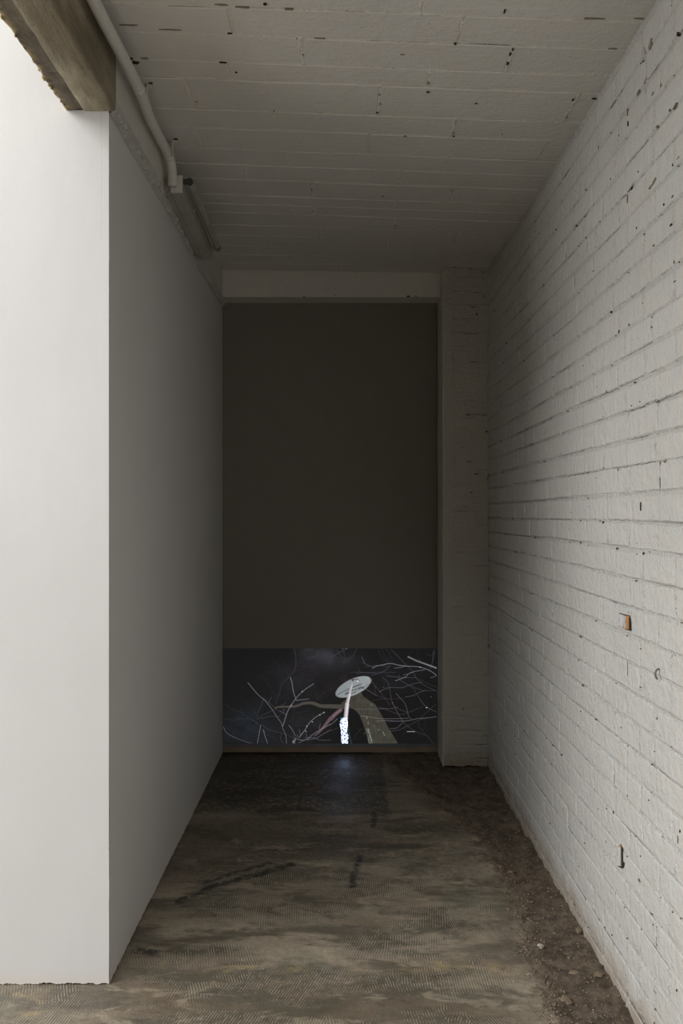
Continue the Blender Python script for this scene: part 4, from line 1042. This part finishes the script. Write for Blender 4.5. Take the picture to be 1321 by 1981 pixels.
# ================================================================== FLUORESCENT BATTEN
lamp = empty('fluorescent_light', (-0.69, 3.33, H0 + 1.37)); tag(lamp, 'unlit fluorescent batten light on the painted beam, bare tube on its side', 'light')
M_hous = simple('aged white enamel', (0.34, 0.325, 0.285), 0.45, 0.4)
M_plate = simple('white plastic end plate', (0.62, 0.60, 0.55), 0.5, 0.4)
M_green = simple('dark green tube socket', (0.055, 0.065, 0.045), 0.5, 0.4)
M_tube = simple('unlit glass tube', (0.33, 0.32, 0.28), 0.16, 0.8)
M_metal = simple('dull metal tube cap', (0.40, 0.39, 0.36), 0.35, 0.5, 0.8)
def lampbox(name, x0, x1, ya, yb, za0, za1, zb0, zb1, mat, bev=0.0015):
    v = [(x0, ya, H0 + za0), (x1, ya, H0 + za0), (x0, yb, H0 + zb0), (x1, yb, H0 + zb0), (x0, ya, H0 + za1), (x1, ya, H0 + za1), (x0, yb, H0 + zb1), (x1, yb, H0 + zb1)]
    f = box_data(0, 1, 0, 1, 0, 1)[1]
    o = adopt(obj(name, v, f, mat), lamp)
    if bev: m = o.modifiers.new('bevel', 'BEVEL'); m.width = bev; m.segments = 2
    return o
lampbox('housing', -0.7130, -0.6640, 3.327, 4.10, 1.334, 1.402, 1.298, 1.366, M_hous)
lampbox('back_plate', -0.7385, -0.7115, 3.331, 4.095, 1.339, 1.398, 1.304, 1.362, M_hous, 0)
lampbox('end_plate', -0.7135, -0.6635, 3.318, 3.327, 1.332, 1.404, 1.332, 1.404, M_plate, 0.001)
lampbox('holder_arm', -0.666, -0.640, 3.336, 3.350, 1.378, 1.396, 1.377, 1.395, M_green)
lampbox('holder_arm', -0.666, -0.640, 4.05, 4.066, 1.335, 1.357, 1.334, 1.356, M_hous)
ta = Vector((-0.6365, 3.345, H0 + 1.386)); tb = Vector((-0.6320, 4.065, H0 + 1.348)); dv_ = (tb - ta).normalized()
V, Fc = tube_data([ta + dv_ * .03, tb - dv_ * .03], 0.0155, 28, cap=False); adopt(obj('tube', V, Fc, M_tube, smooth_shade=True), lamp)
for a, s in ((ta, 1), (tb, -1)):
    V, Fc = tube_data([a + dv_ * s * .004, a + dv_ * s * .006, a + dv_ * s * .034], [.0145, .0162, .0162], 28)
    adopt(obj('tube_cap', V, Fc, M_metal if s < 0 else M_tube, smooth_shade=False), lamp)
V, Fc = tube_data([ta - dv_ * .012, ta - dv_ * .010, ta + dv_ * .004], [.0125, .0145, .0145], 24); adopt(obj('tube_socket', V, Fc, M_green, smooth_shade=False), lamp)
V, Fc = tube_data([tb - dv_ * .004, tb + dv_ * .010, tb + dv_ * .012], [.0150, .0150, .0125], 24); adopt(obj('tube_socket', V, Fc, M_hous, smooth_shade=False), lamp)
for q in (0.32, 0.62):
    c = Vector((-0.6625, 3.33 + .77 * q, H0 + 1.365 - .036 * q)); V, Fc = tube_data([c, c + Vector((.004, 0, 0))], .004, 10); adopt(obj('screw', V, Fc, M_plate), lamp)

# ================================================================== RUBBLE
V = []; Fc = []; parts = []
rr = random.Random(11)
def floor_z(x, y):
    i = int(np.clip(np.searchsorted(floor_xs, x), 0, len(floor_xs) - 1)); j = int(np.clip(np.searchsorted(floor_ys, y), 0, len(floor_ys) - 1))
    return float(Z[i, j])
floor_xs = X[:, 0]; floor_ys = Y[0, :]
for i in range(1500):
    yv = rr.uniform(2.3, 4.8) if i % 3 else rr.uniform(2.35, 3.4)
    lo = float(np.interp(yv, edge_y, edge_x)) - 0.03
    xv = lo + (XR - 0.01 - lo) * rr.random()
    if rr.random() < 0.5: xv = lo + 0.03 + rr.gauss(0, 0.025)
    rad = rr.uniform(0.0015, 0.0045) * (1.6 if rr.random() < 0.10 else 1)
    if xv > XR - 0.012: continue
    parts.append(blob((xv, yv, floor_z(xv, yv) + rad * 0.3), rad, i, n=5, m=4, sq=(rr.uniform(.7, 1.4), rr.uniform(.7, 1.4), 0.7)))
V, Fc = merge(parts)
tag(obj('rubble', V, Fc, M_rubble), 'loose brown mortar crumbs along the foot of the right brick wall', 'rubble', kind='stuff')
parts = []
for i in range(160):
    yv = rr.uniform(2.35, 4.7); lo = float(np.interp(yv, edge_y, edge_x)) - 0.25 * rr.random() ** 2
    xv = rr.uniform(lo, XR - 0.03); rad = rr.uniform(.0008, .0022)
    parts.append(blob((xv, yv, floor_z(xv, yv) + rad * 0.5), rad, i, n=5, m=4))
for i in range(60):
    yv = rr.uniform(2.45, 4.9); xv = rr.uniform(-0.74, 0.6); rad = rr.uniform(.0006, .0016)
    parts.append(blob((xv, yv, floor_z(xv, yv) + rad * 0.5), rad, i, n=5, m=4))
V, Fc = merge(parts)
rub = bpy.data.objects['rubble']
pc = obj('paint_crumbs', V, Fc, simple('white paint crumbs', (0.6, 0.58, 0.54), 0.8, 0.2), rub); tag(pc, kind='stuff')
stones = [(1046, 1837, .011, (1.3, 1.0, .7), M_stone, 'pale pebble on the edge of the dirt strip, brightest stone on the floor'),
          (1112, 1889, .012, (1.8, 1.0, .5), M_rubble, 'flat brown mortar piece lying in the middle of the dirt strip'),
          (1126, 1812, .014, (.9, 1.5, .8), M_rubble, 'sandy lump of mortar against the foot of the right wall'),
          (1158, 1898, .014, (1.2, 1.0, .7), M_rubble, 'dark clod of dirt in a hollow at the foot of the right wall'),
          (1093, 1942, .016, (1.5, 1.3, .7), M_rubble, 'crumbly brown mortar lump on the dirt strip, nearest the bottom edge of the photo'),
          (988, 1693, .009, (1.4, 1.0, .7), M_rubble, 'small pale brown crumb heap on the edge of the dirt halfway along the corridor')]
for i, (px, py, r_, sq, mt, lb) in enumerate(stones):
    sx_, sy_ = fxy(px, py)
    sx_ = min(sx_, XR - 0.006 - r_ * sq[0] - 0.004)
    zf = floor_z(sx_, sy_)
    V, Fc = blob((0, 0, 0), r_, 60 + i, n=9, m=6, sq=sq)
    o = obj('stone', V, Fc, mt, smooth_shade=False); o.location = (sx_, sy_, zf + r_ * sq[2] * 0.62)
    tag(o, lb, 'stone')
